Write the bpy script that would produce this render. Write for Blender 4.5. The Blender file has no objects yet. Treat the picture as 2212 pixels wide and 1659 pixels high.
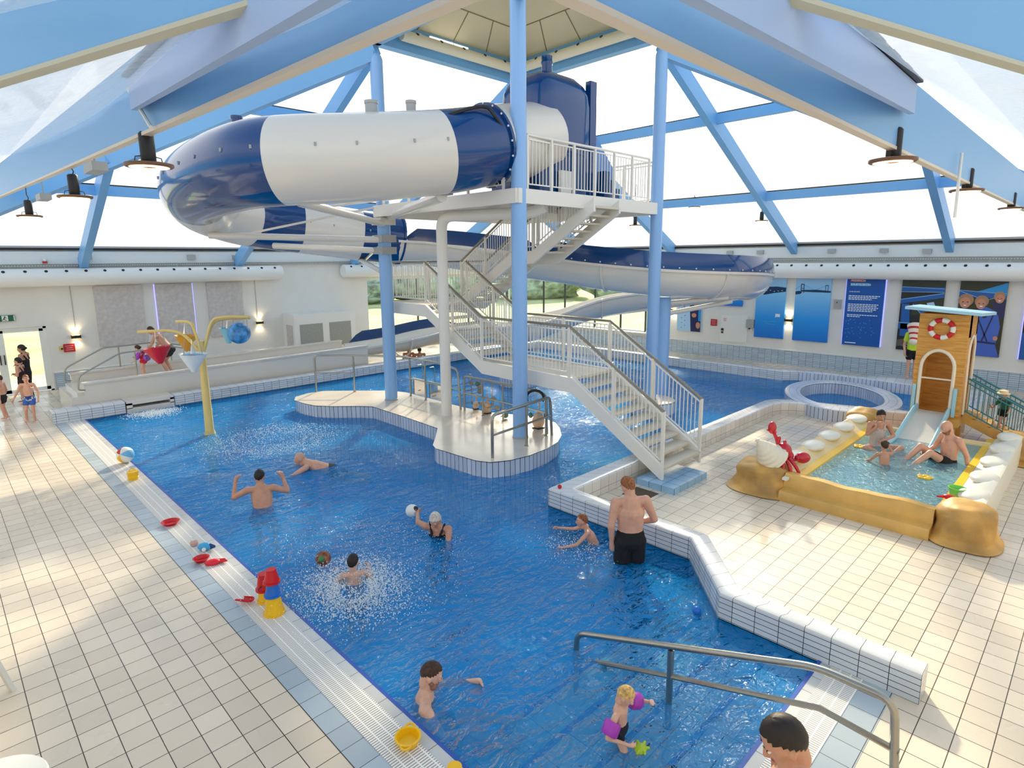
import bpy, bmesh, math, random
from mathutils import Vector as V, Matrix, noise
from mathutils.geometry import tessellate_polygon
R = math.radians
rnd = random.Random(7)
SC = bpy.context.scene
COL = SC.collection

# ------------------------------------------------------------------ camera
cam = bpy.data.cameras.new('camera'); co = bpy.data.objects.new('camera', cam); COL.objects.link(co)
cam.sensor_width = 36.0; cam.lens = 36.0 * 1284.6 / 2212; cam.shift_y = -37.57 / 2212
cam.clip_start = 0.05; cam.clip_end = 400
yaw, pit, rol = 0.7931, 0.1783, -0.0083
fw = V((math.cos(yaw) * math.cos(pit), math.sin(yaw) * math.cos(pit), -math.sin(pit)))
r0 = V((math.sin(yaw), -math.cos(yaw), 0)); u0 = r0.cross(fw)
rx = math.cos(rol) * r0 + math.sin(rol) * u0; ux = -math.sin(rol) * r0 + math.cos(rol) * u0
Mc = Matrix((rx, ux, -fw)).transposed().to_4x4(); Mc.translation = (0, 0, 4.0)
co.matrix_world = Mc; SC.camera = co

# ------------------------------------------------------------------ sky, sun, exposure
SUN = V((0.80, 0.60, 0.51)).normalized()
w = bpy.data.worlds.new('sky'); SC.world = w; w.use_nodes = True
nt = w.node_tree; bg = nt.nodes['Background']
tc = nt.nodes.new('ShaderNodeTexCoord')
sx_ = nt.nodes.new('ShaderNodeSeparateXYZ'); nt.links.new(tc.outputs['Generated'], sx_.inputs[0])
rp = nt.nodes.new('ShaderNodeValToRGB'); e = rp.color_ramp.elements       # bright hazy horizon, bluer and dimmer overhead
e[0].position = 0.0; e[0].color = (1, 1, 1, 1); e[1].position = 1.0; e[1].color = (0.26, 0.36, 0.50, 1)
m1 = e.new(0.42); m1.color = (0.97, 1.0, 1.0, 1); m2 = e.new(0.62); m2.color = (0.52, 0.64, 0.78, 1)
nt.links.new(sx_.outputs['Z'], rp.inputs[0])
dp = nt.nodes.new('ShaderNodeVectorMath'); dp.operation = 'DOT_PRODUCT'; dp.inputs[1].default_value = SUN
nt.links.new(tc.outputs['Generated'], dp.inputs[0])
def mth(op, a_, v_):
    q = nt.nodes.new('ShaderNodeMath'); q.operation = op; nt.links.new(a_, q.inputs[0]); q.inputs[1].default_value = v_; return q.outputs[0]
gl = mth('MULTIPLY', mth('POWER', mth('MAXIMUM', dp.outputs['Value'], 0.0), 46.0), 13.0)      # hazy glow round the sun
vs = nt.nodes.new('ShaderNodeVectorMath'); vs.operation = 'SCALE'; vs.inputs[0].default_value = (1.0, 0.88, 0.66); nt.links.new(gl, vs.inputs['Scale'])
va_ = nt.nodes.new('ShaderNodeVectorMath'); va_.operation = 'ADD'; nt.links.new(rp.outputs[0], va_.inputs[0]); nt.links.new(vs.outputs[0], va_.inputs[1])
nt.links.new(va_.outputs[0], bg.inputs[0])
bg.inputs[1].default_value = 1.15
sl = bpy.data.lights.new('sun', 'SUN'); so = bpy.data.objects.new('sun', sl); COL.objects.link(so)
sl.energy = 4.6; sl.angle = R(2.5); sl.color = (1.0, 0.84, 0.56)
so.rotation_euler = SUN.to_track_quat('Z', 'Y').to_euler(); so.location = (30, 25, 30)
SC.view_settings.view_transform = 'Standard'; SC.view_settings.look = 'None'
SC.view_settings.exposure = 0.15; SC.view_settings.gamma = 1.0; SC.view_settings.use_curve_mapping = False
SC.cycles.transparent_max_bounces = 24

# ------------------------------------------------------------------ mesh builder
class MB:
    def __init__(s): s.v = []; s.f = []; s.m = []; s.u = []; s.k = 0
    def face(s, idx, uv=None): s.f.append(idx); s.m.append(s.k); s.u.append(uv)
    def box(s, c, d, M=None):
        b = len(s.v); c = V(c)
        for x in (-.5, .5):
            for y in (-.5, .5):
                for z in (-.5, .5):
                    p = V((x * d[0], y * d[1], z * d[2]))
                    s.v.append((M @ p if M else p) + c)
        for q in ((0, 1, 3, 2), (4, 6, 7, 5), (0, 4, 5, 1), (2, 3, 7, 6), (0, 2, 6, 4), (1, 5, 7, 3)):
            s.face([b + i for i in q])
        return s
    def bb(s, lo, hi): return s.box([(a + b) / 2 for a, b in zip(lo, hi)], [abs(b - a) for a, b in zip(lo, hi)])
    def bar(s, a, b, wd, ht, up=(0, 0, 1)):
        a, b = V(a), V(b); d = b - a; z = d.normalized(); up = V(up)
        x = up.cross(z)
        x = x.normalized() if x.length > 1e-4 else V((1, 0, 0))
        y = z.cross(x)
        return s.box((a + b) / 2, (wd, ht, d.length), Matrix((x, y, z)).transposed())
    def ring(s, c, x, y, r, n, ry=None):
        b = len(s.v); ry = r if ry is None else ry
        for i in range(n):
            t = 2 * math.pi * i / n; s.v.append(c + x * (r * math.cos(t)) + y * (ry * math.sin(t)))
        return b
    def skin(s, a, b, n):
        for i in range(n): s.face([a + i, a + (i + 1) % n, b + (i + 1) % n, b + i])
    def tube(s, pts, r, n=8, caps=True):
        pts = [V(p) for p in pts]; k = len(pts)
        rs = r if isinstance(r, (list, tuple)) else [r] * k
        t0 = (pts[1] - pts[0]).normalized()
        x = t0.orthogonal().normalized(); prev = None
        for i, p in enumerate(pts):
            t = (pts[min(i + 1, k - 1)] - pts[max(i - 1, 0)]).normalized()
            x = (x - t * x.dot(t)).normalized(); y = t.cross(x)
            if 0 < i < k - 1:
                c = (pts[i] - pts[i - 1]).normalized().dot((pts[i + 1] - pts[i]).normalized())
            b = s.ring(p, x, y, rs[i], n)
            if prev is not None: s.skin(prev, b, n)
            elif caps: s.face([b + j for j in range(n)][::-1])
            prev = b
        if caps: s.face([prev + j for j in range(n)])
        return s
    def lathe(s, prof, n=20, M=None, c=(0, 0, 0)):
        c = V(c); M = M or Matrix.Identity(3); prev = None
        X, Y, Z = M @ V((1, 0, 0)), M @ V((0, 1, 0)), M @ V((0, 0, 1))
        for r, z in prof:
            b = s.ring(c + Z * z, X, Y, max(r, 1e-4), n)
            if prev is not None: s.skin(prev, b, n)
            prev = b
        return s
    def ell(s, c, r, n=14, m=9, M=None):
        if not isinstance(r, (tuple, list)): r = (r, r, r)
        c = V(c); M = M or Matrix.Identity(3); prev = None
        for j in range(m + 1):
            a = math.pi * j / m; b = len(s.v)
            for i in range(n):
                t = 2 * math.pi * i / n
                s.v.append(c + M @ V((r[0] * math.sin(a) * math.cos(t), r[1] * math.sin(a) * math.sin(t), -r[2] * math.cos(a))))
            if prev is not None: s.skin(prev, b, n)
            prev = b
        return s
    def cap(s, a, b, ra, rb, side=None, fl=1.0, n=12):
        """tapered limb with rounded ends; wider by fl along side"""
        a, b = V(a), V(b); d = b - a
        t = d.normalized() if d.length > 1e-5 else V((0, 0, 1))
        x = V(side) if side is not None else t.orthogonal()
        x = x - t * x.dot(t); x = x.normalized() if x.length > 1e-4 else t.orthogonal().normalized()
        y = t.cross(x); prev = None
        for c, rr, sg in ((a, ra, -1), (b, rb, 1)):
            for q in ((80, 50, 25, 0) if sg < 0 else (0, 25, 50, 80)):
                k = math.cos(R(q)) * rr
                bb = s.ring(c + t * (sg * math.sin(R(q)) * rr), x, y, k * fl, n, k)
                if prev is not None: s.skin(prev, bb, n)
                else: s.face([bb + j for j in range(n)][::-1])
                prev = bb
        s.face([prev + j for j in range(n)])
        return s
    def prism(s, poly, z0, z1, top=True, bot=False, side=True, closed=True):
        """vertical walls with (run, height) uv, and a flat top with (x, y) uv"""
        n = len(poly); b = len(s.v)
        for z in (z0, z1):
            for p in poly: s.v.append(V((p[0], p[1], z)))
        u = 0
        if side:
            for i in range(n if closed else n - 1):
                j = (i + 1) % n; l = math.dist(poly[i][:2], poly[j][:2])
                s.face([b + i, b + j, b + n + j, b + n + i], [(u, z0), (u + l, z0), (u + l, z1), (u, z1)]); u += l
        for on, o in ((top, n), (bot, 0)):
            if on:
                for t in tessellate_polygon([[V((p[0], p[1], 0)) for p in poly]]):
                    t = list(t); a_, b_, c_ = [poly[i] for i in t]
                    if ((b_[0] - a_[0]) * (c_[1] - a_[1]) - (b_[1] - a_[1]) * (c_[0] - a_[0]) < 0) == (o > 0): t = t[::-1]
                    s.face([b + o + i for i in t], [(poly[i][0], poly[i][1]) for i in t])
        return s
    def quad(s, a, b, c, d, uv=None):
        k = len(s.v); s.v += [V(a), V(b), V(c), V(d)]; s.face([k, k + 1, k + 2, k + 3], uv); return s
    def grid(s, rows):
        k = len(s.v); nc = len(rows[0])
        for r_ in rows: s.v += [V(p) for p in r_]
        for i in range(len(rows) - 1):
            for j in range(nc - 1):
                a = k + i * nc + j; s.face([a, a + 1, a + nc + 1, a + nc])
        return s

def rootloc(o):
    p = V((0, 0, 0))
    while o: p += o.location; o = o.parent
    return p

def build(mb, name, mats, parent=None, smooth=40, loc=None, local=False):
    off = rootloc(parent) if parent and not local else V(loc or (0, 0, 0)) if not local else V((0, 0, 0))
    me = bpy.data.meshes.new(name)
    me.from_pydata([V(p) - off for p in mb.v], [], mb.f)
    mats = mats if isinstance(mats, (list, tuple)) else [mats]
    for m in mats: me.materials.append(m)
    me.polygons.foreach_set('material_index', mb.m)
    if any(u is not None for u in mb.u):
        ul = me.uv_layers.new(name='UVMap')
        for p, u in zip(me.polygons, mb.u):
            if u is not None:
                for li, c in zip(p.loop_indices, u): ul.data[li].uv = c
    if smooth:
        me.polygons.foreach_set('use_smooth', [True] * len(me.polygons)); me.set_sharp_from_angle(angle=R(smooth))
    me.update()
    o = bpy.data.objects.new(name, me); COL.objects.link(o)
    if parent: o.parent = parent
    elif loc: o.location = loc
    return o

def tag(o, label, cat, group=None, kind=None):
    o['label'] = label; o['category'] = cat
    if group: o['group'] = group
    if kind: o['kind'] = kind
    return o
def thing(name, label, cat, loc=(0, 0, 0), group=None):
    o = bpy.data.objects.new(name, None); COL.objects.link(o); o.location = loc; o.empty_display_size = .1
    return tag(o, label, cat, group)
def solo(mb, name, mats, label, cat, group=None, smooth=40, kind=None):
    lo = [min(p[i] for p in mb.v) for i in range(3)]; hi = [max(p[i] for p in mb.v) for i in range(3)]
    return tag(build(mb, name, mats, None, smooth, ((lo[0] + hi[0]) / 2, (lo[1] + hi[1]) / 2, lo[2])), label, cat, group, kind)
def struct(mb, name, mats, smooth=40, parent=None):
    o = build(mb, name, mats, parent, smooth)
    if not parent: o['kind'] = 'structure'
    return o
def copy_tree(o, loc=None, rz=None, label=None, parent=None):
    c = o.copy(); COL.objects.link(c)
    if parent: c.parent = parent
    if loc is not None: c.location = loc
    if rz is not None: c.rotation_euler = (0, 0, rz)
    if label: c['label'] = label
    for ch in list(o.children): copy_tree(ch, parent=c)
    return c

def fillet(pts, rad=.1, k=4):
    pts = [V(p) for p in pts]; out = [pts[0]]
    for i in range(1, len(pts) - 1):
        a, p, b = pts[i - 1], pts[i], pts[i + 1]
        q = min(rad, (a - p).length * .45, (b - p).length * .45)
        s, e = p + (a - p).normalized() * q, p + (b - p).normalized() * q
        for j in range(k + 1):
            t = j / k; out.append(s * (1 - t) ** 2 + p * (2 * t * (1 - t)) + e * t * t)
    return out + [pts[-1]]
def spline(pts, per=10):
    pts = [V(p) for p in pts]; P = [2 * pts[0] - pts[1]] + pts + [2 * pts[-1] - pts[-2]]; out = []
    for i in range(1, len(P) - 2):
        a, b, c, d = P[i - 1:i + 3]
        for j in range(per):
            t = j / per
            out.append(.5 * (2 * b + (c - a) * t + (2 * a - 5 * b + 4 * c - d) * t * t + (3 * b - a - 3 * c + d) * t ** 3))
    return out + [pts[-1]]
def rotz(a): return Matrix.Rotation(a, 3, 'Z')

# ------------------------------------------------------------------ materials
def lin(c): return tuple((x / 255 / 12.92 if x / 255 <= .04045 else ((x / 255 + .055) / 1.055) ** 2.4) for x in c) + (1,)
def mat(name, c, rough=.5, metal=0., coat=0., vary=0., scale=4., spec=.5, emit=0., alpha=1.):
    m = bpy.data.materials.new(name); m.use_nodes = True; n = m.node_tree.nodes; L = m.node_tree.links
    b = n['Principled BSDF']; b.inputs['Base Color'].default_value = lin(c); b.inputs['Roughness'].default_value = rough
    b.inputs['Metallic'].default_value = metal; b.inputs['Coat Weight'].default_value = coat
    b.inputs['Specular IOR Level'].default_value = spec; b.inputs['Alpha'].default_value = alpha
    if emit:
        b.inputs['Emission Color'].default_value = lin(c); b.inputs['Emission Strength'].default_value = emit
    if vary:
        t = n.new('ShaderNodeTexCoord'); z = n.new('ShaderNodeTexNoise'); z.inputs['Scale'].default_value = scale
        z.inputs['Detail'].default_value = 5; L.new(t.outputs['Object'], z.inputs['Vector'])
        r = n.new('ShaderNodeValToRGB'); a = lin([max(0, x * (1 - vary)) for x in c]); d = lin([min(255, x * (1 + vary * .6)) for x in c])
        r.color_ramp.elements[0].position = .3; r.color_ramp.elements[0].color = a
        r.color_ramp.elements[1].position = .7; r.color_ramp.elements[1].color = d
        L.new(z.outputs['Fac'], r.inputs[0]); L.new(r.outputs[0], b.inputs['Base Color'])
    return m
def tiles(name, c, g, tw, th, mortar, rough=.25, uv=True, off=(0, 0), vary=.04, wet=False, axes='XY', mortar_y=None):
    """rectangular tiles with grout; uv = run/height, else object x,y (or the named axes)"""
    m = bpy.data.materials.new(name); m.use_nodes = True; n = m.node_tree.nodes; L = m.node_tree.links
    b = n['Principled BSDF']; t = n.new('ShaderNodeTexCoord'); sp = n.new('ShaderNodeSeparateXYZ')
    L.new(t.outputs['UV' if uv else 'Object'], sp.inputs[0])
    def line(sock, size, o, mo):
        a = n.new('ShaderNodeMath'); a.operation = 'ADD'; L.new(sock, a.inputs[0]); a.inputs[1].default_value = 1000 * size - o
        d = n.new('ShaderNodeMath'); d.operation = 'DIVIDE'; L.new(a.outputs[0], d.inputs[0]); d.inputs[1].default_value = size
        f = n.new('ShaderNodeMath'); f.operation = 'FRACT'; L.new(d.outputs[0], f.inputs[0])
        fl = n.new('ShaderNodeMath'); fl.operation = 'FLOOR'; L.new(d.outputs[0], fl.inputs[0])
        q = n.new('ShaderNodeMath'); q.operation = 'SUBTRACT'; L.new(f.outputs[0], q.inputs[0]); q.inputs[1].default_value = .5
        ab = n.new('ShaderNodeMath'); ab.operation = 'ABSOLUTE'; L.new(q.outputs[0], ab.inputs[0])
        gt = n.new('ShaderNodeMath'); gt.operation = 'GREATER_THAN'; L.new(ab.outputs[0], gt.inputs[0]); gt.inputs[1].default_value = .5 - mo / size / 2
        return gt.outputs[0], fl.outputs[0]
    g1, f1 = line(sp.outputs[axes[0]], tw, off[0], mortar); g2, f2 = line(sp.outputs[axes[1]], th, off[1], mortar_y or mortar)
    mx = n.new('ShaderNodeMath'); mx.operation = 'MAXIMUM'; L.new(g1, mx.inputs[0]); L.new(g2, mx.inputs[1])
    cb = n.new('ShaderNodeCombineXYZ'); L.new(f1, cb.inputs[0]); L.new(f2, cb.inputs[1])
    wn = n.new('ShaderNodeTexWhiteNoise'); wn.noise_dimensions = '2D'; L.new(cb.outputs[0], wn.inputs['Vector'])
    r = n.new('ShaderNodeValToRGB'); r.color_ramp.elements[0].color = lin([x * (1 - vary) for x in c]); r.color_ramp.elements[1].color = lin([min(255, x * (1 + vary)) for x in c])
    L.new(wn.outputs['Value'], r.inputs[0])
    mi = n.new('ShaderNodeMix'); mi.data_type = 'RGBA'; L.new(mx.outputs[0], mi.inputs['Factor'])
    L.new(r.outputs[0], mi.inputs['A']); mi.inputs['B'].default_value = lin(g); L.new(mi.outputs['Result'], b.inputs['Base Color'])
    b.inputs['Roughness'].default_value = rough
    if wet:
        z = n.new('ShaderNodeTexNoise'); z.inputs['Scale'].default_value = .8; z.inputs['Detail'].default_value = 4
        L.new(t.outputs['Object'], z.inputs['Vector'])
        rr = n.new('ShaderNodeMapRange'); rr.inputs[1].default_value = .4; rr.inputs[2].default_value = .62
        rr.inputs[3].default_value = .38; rr.inputs[4].default_value = .1
        L.new(z.outputs['Fac'], rr.inputs[0]); L.new(rr.outputs[0], b.inputs['Roughness'])
    return m
def glass(name, tint=(240, 248, 248), gloss=.1, rough=.02):
    m = bpy.data.materials.new(name); m.use_nodes = True; n = m.node_tree.nodes; L = m.node_tree.links
    n.remove(n['Principled BSDF']); o = n['Material Output']
    t = n.new('ShaderNodeBsdfTransparent'); t.inputs[0].default_value = lin(tint)
    g = n.new('ShaderNodeBsdfGlossy'); g.inputs['Roughness'].default_value = rough
    x = n.new('ShaderNodeMixShader'); f = n.new('ShaderNodeFresnel'); f.inputs[0].default_value = 1.3
    q = n.new('ShaderNodeMath'); q.operation = 'MULTIPLY'; q.inputs[1].default_value = (gloss or 0) * 10; L.new(f.outputs[0], q.inputs[0])
    q.use_clamp = True
    if gloss is None: x.inputs[0].default_value = .015
    else: L.new(q.outputs[0], x.inputs[0])
    L.new(t.outputs[0], x.inputs[1]); L.new(g.outputs[0], x.inputs[2]); L.new(x.outputs[0], o.inputs[0])
    return m

WHITE = mat('white_paint', (236, 236, 232), .55)
WALLW = mat('wall_plaster', (232, 230, 224), .7, vary=.015, scale=1.5)
STEELW = mat('white_steel', (238, 234, 226), .4)
BLUE = mat('light_blue_steel', (120, 178, 230), .38)
BLUEC = mat('column_blue', (140, 186, 238), .3, coat=.2)
NAVY = mat('navy_fibreglass', (6, 62, 122), .14, coat=.35)
GEL = mat('white_fibreglass', (226, 220, 210), .22, coat=.4)
INOX = mat('stainless_steel', (170, 168, 160), .28, 1.0)
RAIL = mat('handrail_grey', (150, 140, 122), .4, .3)
DARK = mat('dark_metal', (34, 32, 32), .45)
BLACKF = mat('black_fabric', (18, 18, 22), .8)
GREYM = mat('grey_metal', (170, 172, 172), .5)
YEL = mat('yellow_plastic', (250, 196, 20), .3)
RED = mat('red_plastic', (208, 14, 32), .3)
BLU = mat('blue_plastic', (30, 112, 210), .3)
GRN = mat('green_plastic', (120, 210, 90), .35)
FLOOR = tiles('deck_tiles', (228, 214, 194), (70, 58, 46), .2525, .2525, .0075, .3, uv=False, off=(.205, .02), vary=.035, wet=True)
EDGET = tiles('edge_tiles', (176, 190, 200), (70, 66, 62), .2525, .2525, .006, .25, uv=False, off=(.205, .02), vary=.05)
KERBF = tiles('kerb_tiles', (206, 214, 222), (40, 46, 58), .252, .062, .007, .18)
KERBT = tiles('kerb_top_tiles', (222, 224, 228), (120, 112, 100), .36, .252, .006, .18, uv=False, off=(0, .02), vary=.03)
KERBV = tiles('kerb_back_tiles', (222, 216, 208), (100, 92, 84), .252, .5, .006, .2, off=(0, .1))
ISLF = tiles('island_tiles', (200, 210, 226), (30, 36, 52), .115, .6, .012, .15, off=(0, .28))
ISLT = mat('island_top', (226, 214, 198), .2, vary=.03, scale=2)
DADO = tiles('dado_tiles', (186, 204, 220), (44, 54, 70), .252, .0625, .007, .2)
BASIN = tiles('basin_tiles', (70, 196, 250), (54, 172, 232), .2525, .2525, .008, .3, uv=False, off=(.1, .15), vary=.03)
BASINW = tiles('basin_wall_tiles', (130, 206, 238), (50, 110, 150), .252, .062, .007, .3)
STEPT = tiles('step_tiles', (214, 220, 212), (96, 92, 80), .36, .2525, .006, .25, uv=False, off=(.2, .11))
BLUELINE = mat('blue_edge_tile', (28, 84, 178), .25)
GLASS = glass('window_glass')
ROOFG = glass('roof_film', (252, 253, 255), None)
SKIN = [mat('skin_%d' % i, c, .45, vary=.05, scale=9) for i, c in enumerate(((222, 168, 142), (206, 150, 122), (196, 138, 108), (230, 182, 158)))]

# ================================================================== SETTING
POOL = [(2.6, 1.65), (5.94, 1.65), (5.94, 2.74), (6.92, 3.64), (6.92, 6.2), (15.45, 6.2), (15.75, 6.08), (15.98, 5.75), (16.08, 5.3),
        (16.25, 4.7), (16.55, 3.8), (16.8, 3.0), (16.95, 2.6), (20.25, 2.6), (20.25, 3.6), (20.32, 4.5), (20.38, 5.4), (20.35, 6.3),
        (20.22, 7.1), (19.88, 7.45), (19.85, 18.45), (2.6, 18.45)]
KW = [(5.94, .82)] + POOL[1:13]; KW[1:2] = [(5.94, 1.65)]
KD = [(6.19, .82), (6.19, 1.65), (6.19, 2.62), (7.19, 3.52), (7.19, 5.85), (15.1, 5.87), (15.45, 5.75), (15.66, 5.5), (15.76, 5.2), (15.93, 4.6), (16.25, 3.7), (16.5, 3.0), (16.6, 2.6)]

def holed(mb, outer, holes, z):
    rings = [outer] + holes; flat = [p for r_ in rings for p in r_]; b = len(mb.v)
    mb.v += [V((p[0], p[1], z)) for p in flat]
    for t in tessellate_polygon([[V((p[0], p[1], 0)) for p in r_] for r_ in rings]):
        a, c, d = [flat[i] for i in t]
        t = list(t) if (c[0] - a[0]) * (d[1] - a[1]) - (c[1] - a[1]) * (d[0] - a[0]) > 0 else list(t)[::-1]
        mb.face([b + i for i in t])
m = MB(); holed(m, [(-3, -3), (22.9, -3), (22.9, 23.6), (-3, 23.6)], [POOL], 0); struct(m, 'floor', FLOOR, 0)
# bluish border tiles by the gutters
m = MB(); m.bb((1.97, 1.27, -.02), (2.19, 18.5, .003)); m.bb((2.19, 1.02, -.02), (5.94, 1.27, .003)); struct(m, 'trim_1', EDGET, 0)
m = MB(); m.bb((2.48, 1.65, -.05), (2.6, 18.45, .006)); m.bb((2.48, 1.55, -.05), (5.94, 1.65, .006))
struct(m, 'trim_2', tiles('coping_tiles', (204, 206, 206), (90, 86, 80), .2525, .2525, .006, .2, uv=False, off=(.1, .02)), 0)
m = MB(); m.bb((2.585, 1.65, -.06), (2.62, 18.45, .008)); m.bb((2.6, 1.64, -.06), (5.94, 1.675, .008)); struct(m, 'trim_3', BLUELINE, 0)

def grating(x0, y0, x1, y1, along, label):
    gm = tiles('grating_' + along, (250, 248, 244), (168, 162, 156), .0985 if along == 'y' else .026, .026 if along == 'y' else .0935, .012, .4, uv=False, vary=.0,
               off=(x0, 0) if along == 'y' else (0, y0), mortar_y=.012)
    # bars: grey gaps across the run, solid white ribs along it
    n = gm.node_tree.nodes
    mxn = [q for q in n if q.type == 'MATH' and q.operation == 'MAXIMUM'][0]; gts = [q for q in n if q.type == 'MATH' and q.operation == 'GREATER_THAN']
    rib, gap = (gts[0], gts[1]) if along == 'y' else (gts[1], gts[0])
    inv = n.new('ShaderNodeMath'); inv.operation = 'SUBTRACT'; inv.inputs[0].default_value = 1; gm.node_tree.links.new(rib.outputs[0], inv.inputs[1])
    mxn.operation = 'MULTIPLY'; gm.node_tree.links.new(inv.outputs[0], mxn.inputs[0]); gm.node_tree.links.new(gap.outputs[0], mxn.inputs[1])
    q = MB(); q.bb((x0, y0, -.03), (x1, y1, .008)); solo(q, 'overflow_grating', gm, label, 'drain grating', smooth=0)
grating(2.19, 1.55, 2.485, 18.45, 'y', 'long white overflow grating along the left pool edge')
grating(2.6, 1.27, 5.94, 1.55, 'x', 'short white overflow grating above the pool steps by the handrail')

# pool basin
def depth(y): return -.68 if y < 5 else -.68 - min(1, (y - 5) / 5) * .52
m = MB(); m.prism(POOL, -1.5, -.01, top=False); struct(m, 'wall_pool', BASINW, 0)
m = MB(); ys = [3.75, 5, 10, 18.5]
m.grid([[(x, y, depth(y)) for x in (2.5, 20.5)] for y in ys]); struct(m, 'floor_pool', BASIN, 0)
m = MB(); sy = [1.65, 2.15, 2.65, 3.2, 3.75]; sz = [-.12, -.27, -.4, -.55]
for i in range(4): m.bb((2.6, sy[i], -1.5), (5.95 if i < 2 else 7, sy[i + 1], sz[i]))
struct(m, 'floor_steps', STEPT, 0)
m = MB()
for i in range(4): m.bb((2.6, sy[i + 1] - .055, sz[i] - .12), (5.95 if i < 2 else 7, sy[i + 1] + .004, sz[i] + .004))
struct(m, 'trim_4', BLUELINE, 0)

# raised kerbs
def strip(mb, W, D, prof, cap=True):
    """kerb profile swept between the water side W and the deck side D; prof: (t across, offset in metres, z, material, v)"""
    run = [0]
    for i in range(1, len(W)): run.append(run[-1] + math.dist(W[i], W[i - 1]))
    rows = []
    for i in range(len(W)):
        a, d = V((*W[i], 0)), V((*D[i], 0)); u = (d - a).normalized()
        rows.append([a + (d - a) * t + u * o + V((0, 0, z)) for t, o, z, _, _ in prof])
    k = len(mb.v); nc = len(prof)
    for r_ in rows: mb.v += r_
    for i in range(len(W) - 1):
        for j in range(nc - 1):
            mb.k = prof[j][3]; a = k + i * nc + j; va, vb = prof[j][4], prof[j + 1][4]
            mb.face([a, a + 1, a + nc + 1, a + nc], [(run[i], va), (run[i], vb), (run[i + 1], vb), (run[i + 1], va)])
    if cap:
        for base, rev in ((k, 0), (k + (len(W) - 1) * nc, 1)):
            mb.k = prof[0][3]; ids = [base + j for j in range(nc)]; mb.face(ids[::-1] if rev else ids, [((mb.v[i] - mb.v[base]).to_2d().length + .003, mb.v[i].z) for i in (ids[::-1] if rev else ids)])
KT = tiles('kerb_cap_tiles', (224, 226, 228), (110, 104, 96), .2525, 2.0, .006, .16, off=(0, 1), vary=.03)
KPROF = [(0, 0, -.5, 0, -.5), (0, 0, .27, 1, .27), (0, .012, .292, 1, .3), (0, .035, .302, 1, .33), (1, -.035, .302, 1, .57), (1, -.012, .292, 1, .6), (1, 0, .27, 2, .27), (1, 0, -.02, 2, -.02)]
m = MB(); strip(m, KW, KD, KPROF); struct(m, 'trim_5', [KERBF, KT, KERBV], 30)
# far right kerb with its bulge behind the whirlpool, far and left copings
W = [(20.25, 2.6)] + POOL[14:20] + [(19.85, 13.5), (19.85, 18.45)]
D = [(21.9, 2.6), (21.9, 3.7), (21.6, 4.7), (20.73, 5.5), (20.7, 6.45), (20.5, 7.35), (20.2, 7.75), (20.2, 13.5), (20.2, 18.8)]
m = MB(); strip(m, W[5:], D[5:], KPROF); strip(m, W[:6], D[:6], [(a, b, c, 3 if d == 0 else d, v) for a, b, c, d, v in KPROF])
struct(m, 'trim_6', [KERBF, KT, KERBV, ISLF], 30)
m = MB(); strip(m, [(19.85, 18.45), (4.72, 18.45)], [(20.2, 18.8), (4.72, 18.95)], KPROF); struct(m, 'trim_7', [KERBF, KT, KERBV], 30)
m = MB(); strip(m, [(3.52, 18.45), (1.94, 18.45)], [(3.52, 19.05), (1.94, 19.05)], KPROF); struct(m, 'trim_8', [KERBF, KT, KERBV], 30)
m = MB(); m.bb((16.6, 2.1, 0), (20.6, 2.6, .3)); struct(m, 'trim_9', [KERBT], 0)

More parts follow.
